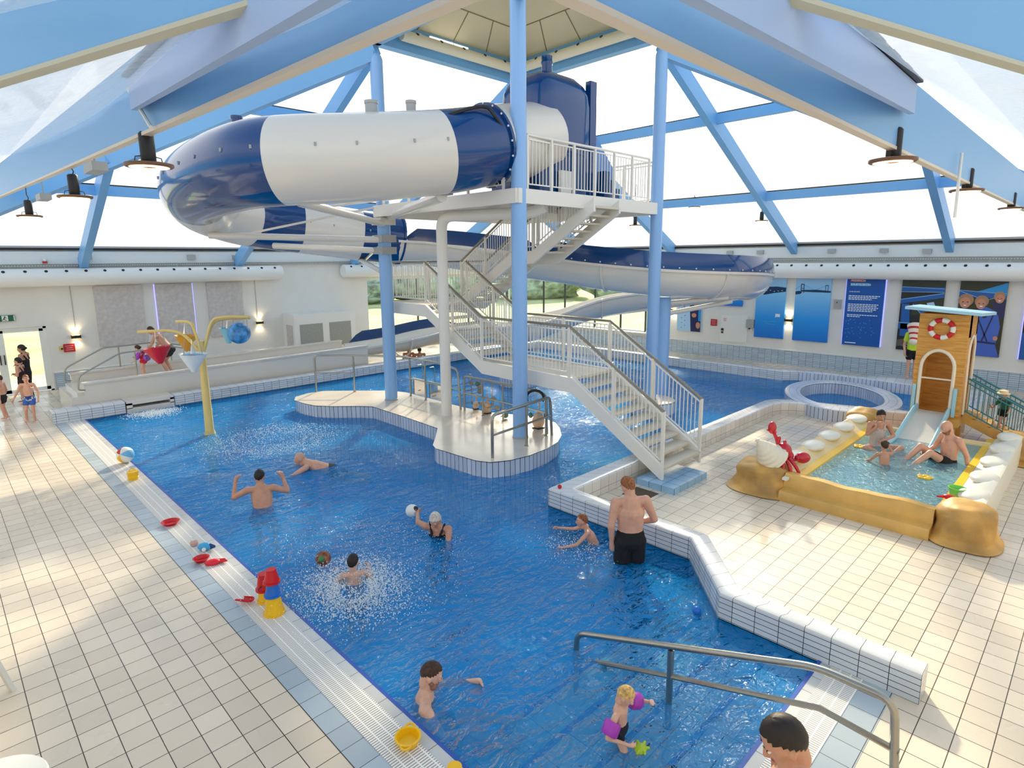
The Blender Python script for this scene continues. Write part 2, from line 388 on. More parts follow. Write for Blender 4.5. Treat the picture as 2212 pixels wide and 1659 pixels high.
# water: a closed body that reaches a little into the walls, rippled on top
def water_mat(name, tint, dens, bump, scale, blue):
    mt = bpy.data.materials.new(name); mt.use_nodes = True; n = mt.node_tree.nodes; L = mt.node_tree.links; n.remove(n['Principled BSDF']); o = n['Material Output']
    t = n.new('ShaderNodeTexCoord'); mp = n.new('ShaderNodeMapping'); mp.inputs['Scale'].default_value = (1, 1, 0); mp.inputs['Rotation'].default_value = (0, 0, R(35)); L.new(t.outputs['Object'], mp.inputs[0])
    mp2 = n.new('ShaderNodeMapping'); mp2.inputs['Scale'].default_value = (1.0, 2.3, 0); mp2.inputs['Rotation'].default_value = (0, 0, R(-20)); L.new(t.outputs['Object'], mp2.inputs[0])
    z1 = n.new('ShaderNodeTexNoise'); z1.inputs['Scale'].default_value = scale; z1.inputs['Detail'].default_value = 3; z1.inputs['Distortion'].default_value = .9; L.new(mp2.outputs[0], z1.inputs[0])
    z2 = n.new('ShaderNodeTexNoise'); z2.inputs['Scale'].default_value = scale * 3.3; z2.inputs['Detail'].default_value = 2; z2.inputs['Distortion'].default_value = .5; L.new(mp.outputs[0], z2.inputs[0])
    z3 = n.new('ShaderNodeTexNoise'); z3.inputs['Scale'].default_value = .35; L.new(mp.outputs[0], z3.inputs[0])
    rg = n.new('ShaderNodeMapRange'); rg.inputs[1].default_value = .38; rg.inputs[2].default_value = .62; rg.inputs[3].default_value = .35; rg.inputs[4].default_value = 1.2; L.new(z3.outputs['Fac'], rg.inputs[0])
    a = n.new('ShaderNodeMath'); a.operation = 'MULTIPLY_ADD'; a.inputs[1].default_value = .3; L.new(z2.outputs['Fac'], a.inputs[0]); L.new(z1.outputs['Fac'], a.inputs[2])
    b2 = n.new('ShaderNodeMath'); b2.operation = 'MULTIPLY'; L.new(a.outputs[0], b2.inputs[0]); L.new(rg.outputs[0], b2.inputs[1])
    bp = n.new('ShaderNodeBump'); bp.inputs['Strength'].default_value = 1.0; bp.inputs['Distance'].default_value = bump; L.new(b2.outputs[0], bp.inputs['Height'])
    tr = n.new('ShaderNodeBsdfTransparent'); tr.inputs[0].default_value = tint
    df = n.new('ShaderNodeBsdfDiffuse'); df.inputs[0].default_value = lin(blue[0])
    m0 = n.new('ShaderNodeMixShader'); m0.inputs[0].default_value = blue[1]; L.new(tr.outputs[0], m0.inputs[1]); L.new(df.outputs[0], m0.inputs[2])
    g = n.new('ShaderNodeBsdfGlossy'); g.inputs['Roughness'].default_value = .04; L.new(bp.outputs[0], g.inputs['Normal'])
    f = n.new('ShaderNodeFresnel'); f.inputs[0].default_value = 1.42; L.new(bp.outputs[0], f.inputs['Normal'])
    x = n.new('ShaderNodeMixShader'); L.new(f.outputs[0], x.inputs[0]); L.new(m0.outputs[0], x.inputs[1]); L.new(g.outputs[0], x.inputs[2]); L.new(x.outputs[0], o.inputs['Surface'])
    va = n.new('ShaderNodeVolumeAbsorption'); va.inputs['Color'].default_value = dens[0]; va.inputs['Density'].default_value = dens[1]; L.new(va.outputs[0], o.inputs['Volume'])
    return mt
WATER = water_mat('pool_water', (.93, .98, 1, 1), ((.05, .92, .99, 1), .6), .3, 2.8, ((10, 166, 255), .42))
m = MB(); big = [(2.615, 1.66), (6.05, 1.66), (6.05, 2.69), (7.05, 3.58), (7.05, 6.05)] + [((a[0] + b[0]) / 2, (a[1] + b[1]) / 2) for a, b in zip(KW[5:], KD[5:])] + [(20.4, 2.4)] + [((a[0] + b[0]) / 2, (a[1] + b[1]) / 2) for a, b in zip(W[1:-1], D[1:-1])] + [(20.0, 18.6), (2.615, 18.6)]
m.prism(big, -1.45, -.02, bot=True); tag(build(m, 'pool_water', WATER, None, 0), 'rippled clear blue water filling the big pool', 'water', kind='stuff')

# walls
Y1, X1, H1 = 23.6, 22.9, 4.4
m = MB()
m.bb((-3, Y1, 0), (.35, Y1 + .3, H1)); m.bb((.35, Y1, 2.06), (2.65, Y1 + .3, H1)); m.bb((2.65, Y1, 0), (14.2, Y1 + .3, H1)); m.bb((14.2, Y1, 3.2), (X1 + .3, Y1 + .3, H1)); m.bb((14.2, Y1, 0), (X1 + .3, Y1 + .3, .42))
struct(m, 'wall_left', WALLW, 0)
m = MB(); m.bb((X1, -3, 0), (X1 + .3, 13.5, H1)); m.bb((X1, 13.5, 3.1), (X1 + .3, Y1, H1)); m.bb((X1, 13.5, 0), (X1 + .3, Y1, .68)); struct(m, 'wall_right', WALLW, 0)
m = MB(); m.bb((-3.3, -3.3, 0), (-3, Y1 + .3, H1)); struct(m, 'wall_near_left', WALLW, 0)
m = MB(); m.bb((-3.3, -3.3, 0), (X1 + .3, -3, H1)); struct(m, 'wall_near_right', WALLW, 0)
# upper fascia, gasket line and cable tray
FASC = mat('fascia_grey', (222, 228, 228), .6)
m = MB(); m.bb((-3, Y1 - .06, 3.97), (X1, Y1, 4.36)); m.bb((X1 - .06, -3, 3.97), (X1, Y1, 4.36)); struct(m, 'trim_10', FASC, 0)
m = MB(); m.bb((-3, Y1 - .1, 4.4), (X1, Y1 + .1, 4.47)); m.bb((X1 - .1, -3, 4.4), (X1 + .1, Y1, 4.47)); struct(m, 'trim_11', DARK, 0)
m = MB(); m.bb((-3, Y1 - .14, 4.47), (X1, Y1 + .2, 4.53)); m.bb((X1 - .14, -3, 4.47), (X1 + .2, Y1, 4.53)); struct(m, 'trim_12', GREYM, 0)
TRAY = tiles('cable_tray_steel', (196, 202, 200), (120, 126, 126), .07, .05, .02, .4, uv=False, axes='XZ', vary=0)
TRAY2 = tiles('cable_tray_steel_b', (196, 202, 200), (120, 126, 126), .07, .05, .02, .4, uv=False, axes='YZ', vary=0)
m = MB(); m.bb((-3, Y1 - .16, 3.9), (14, Y1 - .06, 3.95)); solo(m, 'cable_tray', TRAY, 'thin perforated cable tray above the air duct on the left wall', 'cable tray', smooth=0)
m = MB(); m.bb((X1 - .16, -3, 3.88), (X1 - .06, 13, 3.93)); solo(m, 'cable_tray', TRAY2, 'thin perforated cable tray above the air duct on the right wall', 'cable tray', smooth=0)
# blue tiled dado on the walls
m = MB(); P_ = [(-3, Y1 - .03), (.35, Y1 - .03)]
for q in ([(.3, Y1 - .03), (.35, Y1 - .03)], [(2.7, Y1 - .03), (14.2, Y1 - .03)], [(14.2, Y1 - .03), (X1 - .03, Y1 - .03), (X1 - .03, -3)]): m.prism(q + [(q[-1][0], q[-1][1])], 0, .55, top=False, closed=False)
struct(m, 'baseboard_right', DADO, 0)
m = MB(); m.bb((2.7, Y1 - .05, .55), (14.2, Y1, .57)); m.bb((14.2, Y1 - .2, .42), (X1, Y1, .45)); m.bb((X1 - .2, 13.5, .68), (X1, Y1, .72)); m.bb((X1 - .05, -3, .55), (X1, 13.5, .57)); struct(m, 'trim_13', WHITE, 0)

# corner windows
ALU = mat('window_frame_dark', (60, 66, 66), .5); ALUW = mat('window_frame_white', (232, 236, 232), .5)
def window(name, p0, p1, axis, fixed, z0, z1, mull, dark):
    m = MB(); a, b = p0, p1
    def bx(u0, u1, w0, w1, dpt=.08):
        if axis == 'x': m.bb((u0, fixed + .1, w0), (u1, fixed + .1 + dpt, w1))
        else: m.bb((fixed + .1, u0, w0), (fixed + .1 + dpt, u1, w1))
    bx(a, b, z0, z0 + .06); bx(a, b, z1 - .06, z1); bx(a, a + .06, z0, z1); bx(b - .06, b, z0, z1)
    o = struct(m, name, ALUW, 0)
    q = MB()
    m = q
    for u in mull: bx(u - .028, u + .028, z0, z1)
    build(q, 'mullion', ALU, o, 0)
    q = MB()
    if axis == 'x': q.quad((a, fixed + .14, z0), (b, fixed + .14, z0), (b, fixed + .14, z1), (a, fixed + .14, z1))
    else: q.quad((fixed + .14, a, z0), (fixed + .14, b, z0), (fixed + .14, b, z1), (fixed + .14, a, z1))
    build(q, 'pane', GLASS, o, 0)
window('window_1', 14.2, X1, 'x', Y1, .45, 3.2, (17.0, 18.6, 20.2, 21.75), 1)
window('window_2', 13.5, Y1, 'y', X1, .72, 3.1, (14.8, 16.15, 17.65, 19.55, 21.0, 22.3), 1)
# double glass door on the far left
dr = struct(MB().bb((.35, Y1 + .05, 0), (.43, Y1 + .2, 2.06)).bb((2.57, Y1 + .05, 0), (2.65, Y1 + .2, 2.06)).bb((.35, Y1 + .05, 1.99), (2.65, Y1 + .2, 2.06)).bb((.35, Y1 + .05, 0), (2.65, Y1 + .2, .04)), 'door_1', ALUW, 0)
for a, b in ((.43, 1.5), (1.5, 2.57)):
    lf = build(MB().bb((a, Y1 + .08, .04), (a + .1, Y1 + .14, 1.99)).bb((b - .1, Y1 + .08, .04), (b, Y1 + .14, 1.99)).bb((a, Y1 + .08, .04), (b, Y1 + .14, .14)).bb((a, Y1 + .08, 1.91), (b, Y1 + .14, 1.99)), 'door_leaf', ALUW, dr, 0)
    build(MB().quad((a + .1, Y1 + .11, .14), (b - .1, Y1 + .11, .14), (b - .1, Y1 + .11, 1.91), (a + .1, Y1 + .11, 1.91)), 'pane', GLASS, lf, 0)
    build(MB().tube([(1.55 if a > 1 else 1.45, Y1 + .05, .95), (1.55 if a > 1 else 1.45, Y1 + .05, 1.25)], .015), 'door_handle', DARK, lf)
# outdoors
GRASS = mat('lawn', (226, 230, 176), .9, vary=.18, scale=.25)  # pale because the outdoor glare is put into the grass colour
m = MB(); holed(m, [(-40, -40), (140, -40), (140, 140), (-40, 140)], [[(-3.4, -3.4), (23.3, -3.4), (23.3, 24), (-3.4, 24)]], -.25); tag(build(m, 'lawn', GRASS, None, 0), 'pale green lawn outside the corner windows and the glass door', 'lawn', kind='stuff')
m = MB(); m.bb((-3, 24, -.25), (14, 27.5, -.04)); solo(m, 'terrace', FLOOR, 'paved terrace outside the glass door on the left', 'terrace', smooth=0)
LEAF = mat('hedge_leaves', (186, 202, 184), .9, vary=.35, scale=1.2)  # leaf green washed out, glare haze mixed into the colour
def bush(x, y, r_, h, label):
    m = MB(); m.ell((x, y, h * .45 - .3), (r_, r_ * .8, h * .55), 26, 16)
    for i, p in enumerate(m.v):
        k = 1 + .35 * noise.noise(p * .9) + .15 * noise.noise(p * 2.7); m.v[i] = V((x + (p.x - x) * k, y + (p.y - y) * k, max(-.3, p.z * k)))
    solo(m, 'bush', LEAF, label, 'bush', 'bushes beyond the lawn', smooth=60)
k = 0
for x, y, r_, h in ((14, 52, 5, 5.2), (22, 54, 6, 6), (31, 55, 6, 5.5), (40, 52, 6, 6.5), (50, 46, 6, 6), (54, 36, 6, 6.4), (56, 27, 5, 5.6), (57, 19, 5, 5.2), (3, 60, 6, 3), (-9, 62, 7, 3.2), (12, 62, 6, 3)):
    bush(x, y, r_, h * .66, 'hazy green bush far beyond the lawn outside'); k += 1

# ------------------------------------------------------------------ roof
def zr(x, y): return 9.35 - .516 * max(x - 13.5, 8.63 - x, y - 13.43, 8.47 - y, 0)
BT = []
def beam(name, a, b, wd=.2, ht=.42, m=BLUE, drop=0):
    q = MB(); a, b = V(a), V(b); dz = V((0, 0, -ht / 2 - drop)); q.bar(a + dz, b + dz, wd, ht); return struct(q, name, m, 0)
cx = {'L': (8.63, 13.43), 'F': (8.63, 8.47), 'R': (13.5, 8.47), 'K': (13.5, 13.43)}
for n_, dx, dy, t in (('L', -1, 1, 10.17), ('R', 1, -1, 9.4), ('K', 1, 1, 9.4), ('F', -1, -1, 9.4)):
    x, y = cx[n_]; beam('hip_beam', (x, y, 9.3), (x + dx * t, y + dy * t, zr(x + dx * t, y + dy * t)), .22, .5)
for x0, y0, x1, y1 in ((13.5, 8.47, X1, 8.47), (13.5, 13.43, X1, 13.43), (18.2, 3.82, X1, 3.82), (18.2, 18.1, X1, 18.1), (8.63, 13.43, 8.63, Y1), (13.5, 13.43, 13.5, Y1), (3.8, 18.2, 3.8, Y1), (18.3, 18.3, 18.3, Y1)):
    beam('rafter', (x0, y0, zr(x0, y0)), (x1, y1, zr(x1, y1)), .2, .42)
for x, y in ((16.3, 16.1), (19.87, 19.8)):
    d = x - 13.5; e_ = y - 13.43
    beam('purlin', (x, 8.47 - d, zr(x, 10)), (x, 13.43 + d, zr(x, 10)), .14, .26); beam('purlin', (8.63 - e_, y, zr(10, y)), (13.5 + e_, y, zr(10, y)), .14, .26)
    for q in (MB().bb((x + .02, 8.47 - d, zr(x, 10) + .02), (x + .12, 13.43 + d, zr(x, 10) + .05)), MB().bb((8.63 - e_, y + .02, zr(10, y) + .02), (13.5 + e_, y + .12, zr(10, y) + .05))): struct(q, 'trim_14', DARK, 0)
# central ring beam and its cream ceiling
for a, b in (('L', 'K'), ('K', 'R'), ('R', 'F'), ('F', 'L')):
    p, q = cx[a], cx[b]; beam('ring_beam', (p[0], p[1], 9.75), (q[0], q[1], 9.75), .26, .58)
CREAM = mat('cream_ceiling', (238, 226, 196), .7); SEAM = mat('ceiling_seam', (150, 136, 104), .7)
ap = V((11.06, 10.95, 11.9)); m = MB(); sm = MB()
cs = [V((*cx[k_], 9.75)) for k_ in 'FRKL']
for i in range(4):
    a, b = cs[i], cs[(i + 1) % 4]; m.quad(a, b, ap, ap)
    for t in (.28, .62): sm.bar(a.lerp(ap, t) - V((0, 0, .01)), b.lerp(ap, t) - V((0, 0, .01)), .025, .012)
    for t in (.25, .5, .75): sm.bar(a.lerp(b, t) - V((0, 0, .005)), a.lerp(b, t).lerp(ap, .28) - V((0, 0, .01)), .025, .012)
    sm.bar(a - V((0, 0, .01)), ap - V((0, 0, .01)), .03, .012)
struct(m, 'ceiling_ring', CREAM, 0); struct(sm, 'trim_15', SEAM, 0)
# transparent film between the beams of the two far roof faces and the upper front faces
for i, q in enumerate((((13.5, 8.47), (X1, -.93), (X1, 22.83), (13.5, 13.43)), ((8.63, 13.43), (13.5, 13.43), (22.9, 23.6), (-1.5, 23.6)), ((8.63, 8.47), (8.63, 13.43), (1.75, 20.3), (1.75, 1.6)), ((8.63, 8.47), (13.5, 8.47), (20.3, 1.75), (1.75, 1.75)))):
    m = MB(); m.quad(*[(x, y, zr(x, y) + .08) for x, y in q]); struct(m, 'ceiling_film', ROOFG, 0)

# front purlins near the camera: tall blue beams with a pale cable trunking under them
LAV = mat('lavender_steel', (158, 184, 228), .4)
TRK = mat('cable_trunking', (226, 214, 196), .5)
def longbeam(a, b, ht, label):
    q = MB(); a, b = V(a), V(b); q.bar(a + V((0, 0, ht / 2)), b + V((0, 0, ht / 2)), .06, ht); struct(q, 'purlin', BLUE, 0)
    q = MB(); q.bar(a - V((0, 0, .012)), b - V((0, 0, .012)), .075, .03); solo(q, 'cable_trunking', TRK, label, 'cable trunking', smooth=0)
longbeam((1.7, 1.5, 5.03), (1.66, 19.9, 5.62), .66, 'pale cable trunking under the tall blue roof beam on the left')
longbeam((1.5, 1.7, 5.05), (19.9, 1.7, 5.0), .66, 'pale cable trunking under the tall blue roof beam on the right')
for q in (((0.162, 4.331, 4.961), (1.228, 2.019, 5.149)), ((4.343, 0.214, 4.984), (2.094, 1.236, 5.184))):
    a, b = V(q[0]), V(q[1]); m = MB(); m.bar(a, b, .05, .3); struct(m, 'rafter', BLUE, 0)
    t = (b - a).normalized(); s_ = V((t.y, -t.x, 0)).normalized()
    m = MB(); m.bar(a - V((0, 0, .16)), b - V((0, 0, .16)), .06, .02); struct(m, 'trim_16', mat('beam_flange', (196, 196, 180), .6), 0)
for q, nm in ((((1.600, 6.515, 5.500), (0.907, 1.493, 4.833)), 'l'), (((6.979, 1.600, 5.472), (1.482, 0.926, 4.827)), 'r')):
    a, b = V(q[0]), V(q[1]); m = MB(); m.bar(a, b, .05, .26); struct(m, 'rafter', LAV, 0)
    m = MB()
    n_ = (b - a).length; up = V((0, 0, .15))
    m.bar(a + up, b + up, .14, .02)
    for k in range(6): m.bar(a.lerp(b, .12 + k * .14) + up * 1.15, a.lerp(b, .19 + k * .14) + up * 1.15, .09, .05)
    solo(m, 'clamp_rail', DARK, 'dark toothed clamp rail along the short roof beam at top ' + ('left' if nm == 'l' else 'right'), 'clamp rail', smooth=0)
# sagging roof cushions between the front beams
def film_mat():
    mt = bpy.data.materials.new('cushion_film'); mt.use_nodes = True; n = mt.node_tree.nodes; L = mt.node_tree.links; b = n['Principled BSDF']
    b.inputs['Base Color'].default_value = (.82, .90, .98, 1); b.inputs['Roughness'].default_value = .16; b.inputs['Coat Weight'].default_value = .5; b.inputs['Coat Roughness'].default_value = .05
    t = n.new('ShaderNodeBsdfTranslucent'); t.inputs[0].default_value = (.86, .93, 1, 1); x = n.new('ShaderNodeMixShader'); x.inputs[0].default_value = .55
    tp_ = n.new('ShaderNodeBsdfTransparent'); x2 = n.new('ShaderNodeMixShader'); x2.inputs[0].default_value = .4
    L.new(b.outputs[0], x.inputs[1]); L.new(t.outputs[0], x.inputs[2]); L.new(x.outputs[0], x2.inputs[1]); L.new(tp_.outputs[0], x2.inputs[2]); L.new(x2.outputs[0], n['Material Output'].inputs[0])
    z = n.new('ShaderNodeTexNoise'); z.inputs['Scale'].default_value = 1.6; z.inputs['Distortion'].default_value = 2.0; tc_ = n.new('ShaderNodeTexCoord'); mp = n.new('ShaderNodeMapping'); mp.inputs['Scale'].default_value = (3, .6, 1); mp.inputs['Rotation'].default_value = (0, 0, R(35))
    L.new(tc_.outputs['Object'], mp.inputs[0]); L.new(mp.outputs[0], z.inputs[0]); bp = n.new('ShaderNodeBump'); bp.inputs['Distance'].default_value = .12; bp.inputs['Strength'].default_value = .8
    L.new(z.outputs['Fac'], bp.inputs['Height']); L.new(bp.outputs[0], b.inputs['Normal']); return mt
FILM = film_mat()
def cushion(lowc, topc, sag, label):
    lo_ = spline(lowc, 8); hi = spline(topc, 8); n_ = min(len(lo_), len(hi)); rows = []
    for j in range(13):
        t = j / 12; rows.append([lo_[i].lerp(hi[i], t) + V((0, 0, -sag * math.sin(math.pi * min(1, t * 1.0)) * (.6 + .4 * math.sin(math.pi * i / (n_ - 1))))) for i in range(n_)])
    solo(MB().grid(rows), 'roof_cushion', FILM, label, 'roof cushion', smooth=70)
cushion([(1.600, 29.260, 7.151), (1.600, 13.238, 5.932), (1.600, 8.694, 5.621), (1.600, 6.895, 5.572), (1.091, 3.697, 5.091), (1.044, 2.761, 5.034)],
        [(0.240, 4.114, 4.824), (0.428, 3.789, 4.877), (0.602, 3.477, 4.924), (0.760, 3.181, 4.965), (0.876, 2.926, 4.992), (0.986, 2.749, 5.029)], .05, 'glossy white sagging roof cushion at top left between the blue beams')
cushion([(23.412, 1.600, 6.586), (13.889, 1.600, 5.995), (9.621, 1.600, 5.782), (7.206, 1.600, 5.701), (3.765, 1.064, 5.107), (2.856, 0.977, 5.024)],
        [(4.109, 0.304, 4.803), (3.810, 0.459, 4.881), (3.527, 0.597, 4.922), (3.256, 0.723, 4.948), (2.997, 0.838, 4.974), (2.802, 0.960, 5.022)], .05, 'glossy white sagging roof cushion at top right between the blue beams')
cushion([(1.600, 4.728, 5.400), (1.600, 3.847, 5.280), (1.600, 3.130, 5.210), (1.600, 2.665, 5.188)], [(1.362, 3.711, 5.201), (1.331, 3.180, 5.161), (1.284, 2.665, 5.107), (1.201, 2.186, 5.010)], .03, 'glossy white roof cushion sagging behind the short beam at top left')
cushion([(4.746, 1.600, 5.419), (3.942, 1.600, 5.315), (3.266, 1.600, 5.244), (2.740, 1.600, 5.206)], [(3.782, 1.328, 5.187), (3.209, 1.331, 5.162), (2.690, 1.281, 5.092), (2.206, 1.196, 4.999)], .03, 'creamy white roof cushion sagging behind the short beam at top right')
cushion([(0.321, 3.754, 5.072), (0.478, 3.389, 5.068), (0.615, 3.044, 5.054)], [(0.268, 3.244, 5.062), (0.428, 2.946, 5.033), (0.551, 2.686, 5.004)], .02, 'strip of white roof cushion in the very top left corner')
for q in (((1.75, 1.75), (1.75, 20.3), (-3, 24), (-3, -3)), ((1.75, 1.75), (-3, -3), (22.9, -3), (20.3, 1.75))):
    m = MB(); m.quad(*[(x, y, zr(x, y) + .55) for x, y in q]); struct(m, 'ceiling_film', FILM, 0)

# ================================================================== ISLANDS, COLUMNS
isl = [(6.83, 15.3), (7.0, 15.62), (7.44, 15.83), (7.91, 15.77), (8.6, 15.1), (9.2, 14.45), (9.42, 13.9), (9.42, 12.6), (9.42, 11.3), (9.55, 10.5), (9.95, 9.6), (10.05, 9.15), (9.95, 8.75), (9.7, 8.4), (9.3, 8.0),
       (8.9, 7.75), (8.44, 7.62), (7.9, 7.58), (7.45, 7.65), (7.12, 7.83), (7.0, 8.1), (6.97, 8.5), (6.93, 9.2), (7.02, 9.4), (7.35, 9.75), (7.84, 10.31), (7.9, 11.6), (7.92, 13.15), (7.7, 13.45), (7.2, 13.95), (6.93, 14.35), (6.84, 14.8)]
def island(poly, label, nm='pool_island'):
    q = MB(); q.prism(poly, -1.3, .29, top=False); n_ = len(poly)
    c = V((sum(p[0] for p in poly) / n_, sum(p[1] for p in poly) / n_, 0)); q.k = 1
    o = [V((*p, .29)) for p in poly]; i_ = []
    for k in range(n_):
        a, b = V((*poly[k - 1], 0)), V((*poly[(k + 1) % n_], 0)); d = (b - a).normalized(); i_.append(V((*poly[k], .302)) + V((-d.y, d.x, 0)) * .03)
    k0 = len(q.v); q.v += o + i_
    for k in range(n_): q.face([k0 + k, k0 + (k + 1) % n_, k0 + n_ + (k + 1) % n_, k0 + n_ + k])
    for t in tessellate_polygon([[V((p.x, p.y, 0)) for p in i_]]):
        a, b, d = [i_[i] for i in t]; t = list(t) if (b - a).cross(d - a).z > 0 else list(t)[::-1]
        q.face([k0 + n_ + i for i in t])
    return solo(q, nm, [ISLF, ISLT], label, 'pool island', smooth=35)
island(isl[::-1][::-1], 'long cream topped island with striped tile rim under the slide tower')
circ = lambda cx_, cy_, r_, n_=24: [(cx_ + r_ * math.cos(2 * math.pi * i / n_), cy_ + r_ * math.sin(2 * math.pi * i / n_)) for i in range(n_)]
island(circ(13.5, 8.42, .62), 'small round tiled island at the foot of the right blue column')
island(circ(13.5, 13.43, .62), 'small round tiled island at the foot of the far blue column')

def column(x, y, r_, z0, z1, label, m=BLUEC):
    t = thing('steel_column', label, 'column', (x, y, z0))
    build(MB().lathe([(r_, z0), (r_, z1 - .3), (r_ * .92, z1 - .22), (r_ * .45, z1 - .08), (.03, z1 - .06)], 24, c=(x, y, 0)), 'shaft', m, t, 30)
    build(MB().tube([(x, y, z1 - .08), (x, y, z1 + .14)], .022), 'tie_rod', GREYM, t)
    build(MB().lathe([(r_ + .012, z0), (r_ + .012, z0 + .03), (r_, z0 + .035)], 24, c=(x, y, 0)), 'foot_collar', GREYM, t)
    return t
column(8.6, 8.5, .155, .3, 9.15, 'light blue column at the front corner of the slide tower')
column(8.66, 13.44, .165, .3, 9.1, 'light blue column on the left end of the island')
column(13.5, 8.45, .155, .3, 9.1, 'light blue column standing on the small round island on the right')
column(13.5, 13.43, .155, .3, 9.1, 'light blue column at the far corner behind the staircase')
pc = (15.200, 9.172, 0.124)
t = thing('support_column', 'short thick blue column carrying the open slide behind the right column', 'column', (pc[0], pc[1], -.75))
build(MB().lathe([(.2, -.75), (.2, 2.85), (.17, 2.9), (.0, 2.9)], 22, c=(pc[0], pc[1], 0)), 'shaft', BLUEC, t)
for px_ in ((16.973, 7.987, 2.730), (16.507, 7.884, 2.866)):
    build(MB().tube([(pc[0], pc[1], 2.72 if px_[2] > 2.83 else 2.4), px_], .07, 12), 'arm', GEL, t)
# white drain pipe with two bends
t = solo(MB().tube(fillet([(8.67, 11.07, .3), (8.67, 11.07, 4.98), (9.5, 9.0, 4.98), (9.62, 8.72, 5.1)], .3, 6), .125, 18), 'drain_pipe', STEELW, 'fat white drain pipe rising from the island and bending under the platform', 'pipe')

# ================================================================== PLATFORM AND STAIRS
ZP, XA, XB, YA, YB = 5.36, 8.45, 13.55, 8.4, 13.5
t = thing('slide_platform', 'white steel start platform with railing high in the slide tower', 'platform', (11, 11, 5.08))
build(MB().bb((XA, YA, ZP - .05), (XB, 8.9, ZP)).bb((XA, 8.9, ZP - .05), (10.4, YB, ZP)).bb((11.5, 8.9, ZP - .05), (XB, YB, ZP)).bb((10.4, 11.2, ZP - .05), (11.5, YB, ZP)), 'deck_plate', STEELW, t, 0)
for a, b in (((XA, YA), (XB, YA)), ((XB, YA), (XB, YB)), ((XB, YB), (XA, YB)), ((XA, YB), (XA, YA))):
    build(MB().bar((*a, ZP - .14), (*b, ZP - .14), .09, .28), 'edge_beam', STEELW, t, 0)
for y in (10.0, 11.5): build(MB().bar((XA, y, ZP - .16), (XB, y, ZP - .16), .1, .2), 'cross_beam', STEELW, t, 0)
def rail_panel(a, b, h0=.1, h1=.94, step=.105):
    q = MB(); a, b = V(a), V(b); z = V((0, 0, 1)); n_ = max(2, int((b - a).length / step)); u = (b - a).normalized() * .05; a, b = a + u, b - u
    for hh in (h0, h1): q.bar(a + z * hh, b + z * hh, .02, .025)
    for i in range(n_ + 1): p = a.lerp(b, i / n_); q.bar(p + z * h0, p + z * h1, .014, .014, (1, 0, 0))
    return q
def railing(t, pts, hr=RAIL, per=1.2, top=1.02, twin=True, hw=.05):
    pts = [V(p) for p in pts]; z = V((0, 0, 1))
    build(MB().tube([p + z * top for p in pts], hw * .55, 10), 'handrail', hr, t)
    for a, b in zip(pts, pts[1:]):
        n_ = max(1, round((b - a).length / per))
        for i in range(n_):
            p, q = a.lerp(b, i / n_), a.lerp(b, (i + 1) / n_)
            build(rail_panel(p, q), 'railing_panel', STEELW, t, 0)
            build(MB().bar(p, p + z * top, .045, .045, (1, 0, 0)), 'post', STEELW, t, 0)
    build(MB().bar(pts[-1], pts[-1] + z * top, .045, .045, (1, 0, 0)), 'post', STEELW, t, 0)
railing(t, [(8.75, YA + .02, ZP), (13.05, YA + .02, ZP)], STEELW, .72)
railing(t, [(XA + .02, 8.8, ZP), (XA + .02, 13.1, ZP)], STEELW, 1.0)
railing(t, [(XB - .02, 8.5, ZP), (XB - .02, 13.4, ZP)], STEELW, 1.0)

SX0, SX1 = 8.96, 10.3          # lower flights
LX0, LX1 = 10.5, 11.42         # upper flights
t = thing('staircase', 'white steel staircase with landings climbing from the deck to the slide platform', 'staircase', (9.6, 8, .1))
def stringer(pts, x):
    q = MB(); lo = [(y, z - .3) for y, z in pts]; n_ = len(pts); k = len(q.v)
    for s_ in (-.035, .035):
        for y, z in pts: q.v.append(V((x + s_, y, z)))
        for y, z in lo: q.v.append(V((x + s_, y, max(z, .1))))
    N = 2 * n_
    for i in range(n_ - 1):
        q.face([k + i, k + i + 1, k + n_ + i + 1, k + n_ + i]); q.face([k + N + i, k + N + n_ + i, k + N + n_ + i + 1, k + N + i + 1])
        q.face([k + i, k + N + i, k + N + i + 1, k + i + 1]); q.face([k + n_ + i, k + n_ + i + 1, k + N + n_ + i + 1, k + N + n_ + i])
    q.face([k, k + n_, k + N + n_, k + N]); q.face([k + n_ - 1, k + N + n_ - 1, k + N + 2 * n_ - 1, k + 2 * n_ - 1]); return q
prof1 = [(5.3, .16), (5.3, .36), (7.4, 1.68), (10.05, 1.72), (12.15, 2.9), (13.7, 2.92)]
prof2 = [(13.7, 2.92), (12.7, 2.92), (10.62, 4.16), (9.9, 4.2), (8.1, 5.3)]
for x in (SX0, SX1): build(stringer(prof1, x), 'stringer', STEELW, t, 0)
for x in (LX0, LX1): build(stringer(prof2, x), 'stringer', STEELW, t, 0)
TREAD = mat('stair_tread', (214, 204, 186), .45)
for (y0, z0), (y1, z1), x0, x1, n_ in (((5.3, .36), (7.4, 1.68), SX0, SX1, 9), ((10.05, 1.72), (12.15, 2.9), SX0, SX1, 8), ((12.7, 2.92), (10.62, 4.16), LX0, LX1, 8), ((9.9, 4.2), (8.1, 5.3), LX0, LX1, 7)):
    for i in range(n_):
        f = (i + .5) / n_; y = y0 + (y1 - y0) * f; z = z0 + (z1 - z0) * f - .1
        build(MB().bb((x0 + .03, y - .14, z - .045), (x1 - .03, y + .14, z)), 'tread', TREAD, t, 0)
for q in ((SX0, 7.4, SX1, 10.05, 1.62), (SX0, 12.15, LX1, 13.7, 2.84), (LX0, 9.9, LX1, 10.62, 4.12)):
    build(MB().bb((q[0], q[1], q[4]), (q[2], q[3], q[4] + .05)), 'landing', TREAD, t, 0)
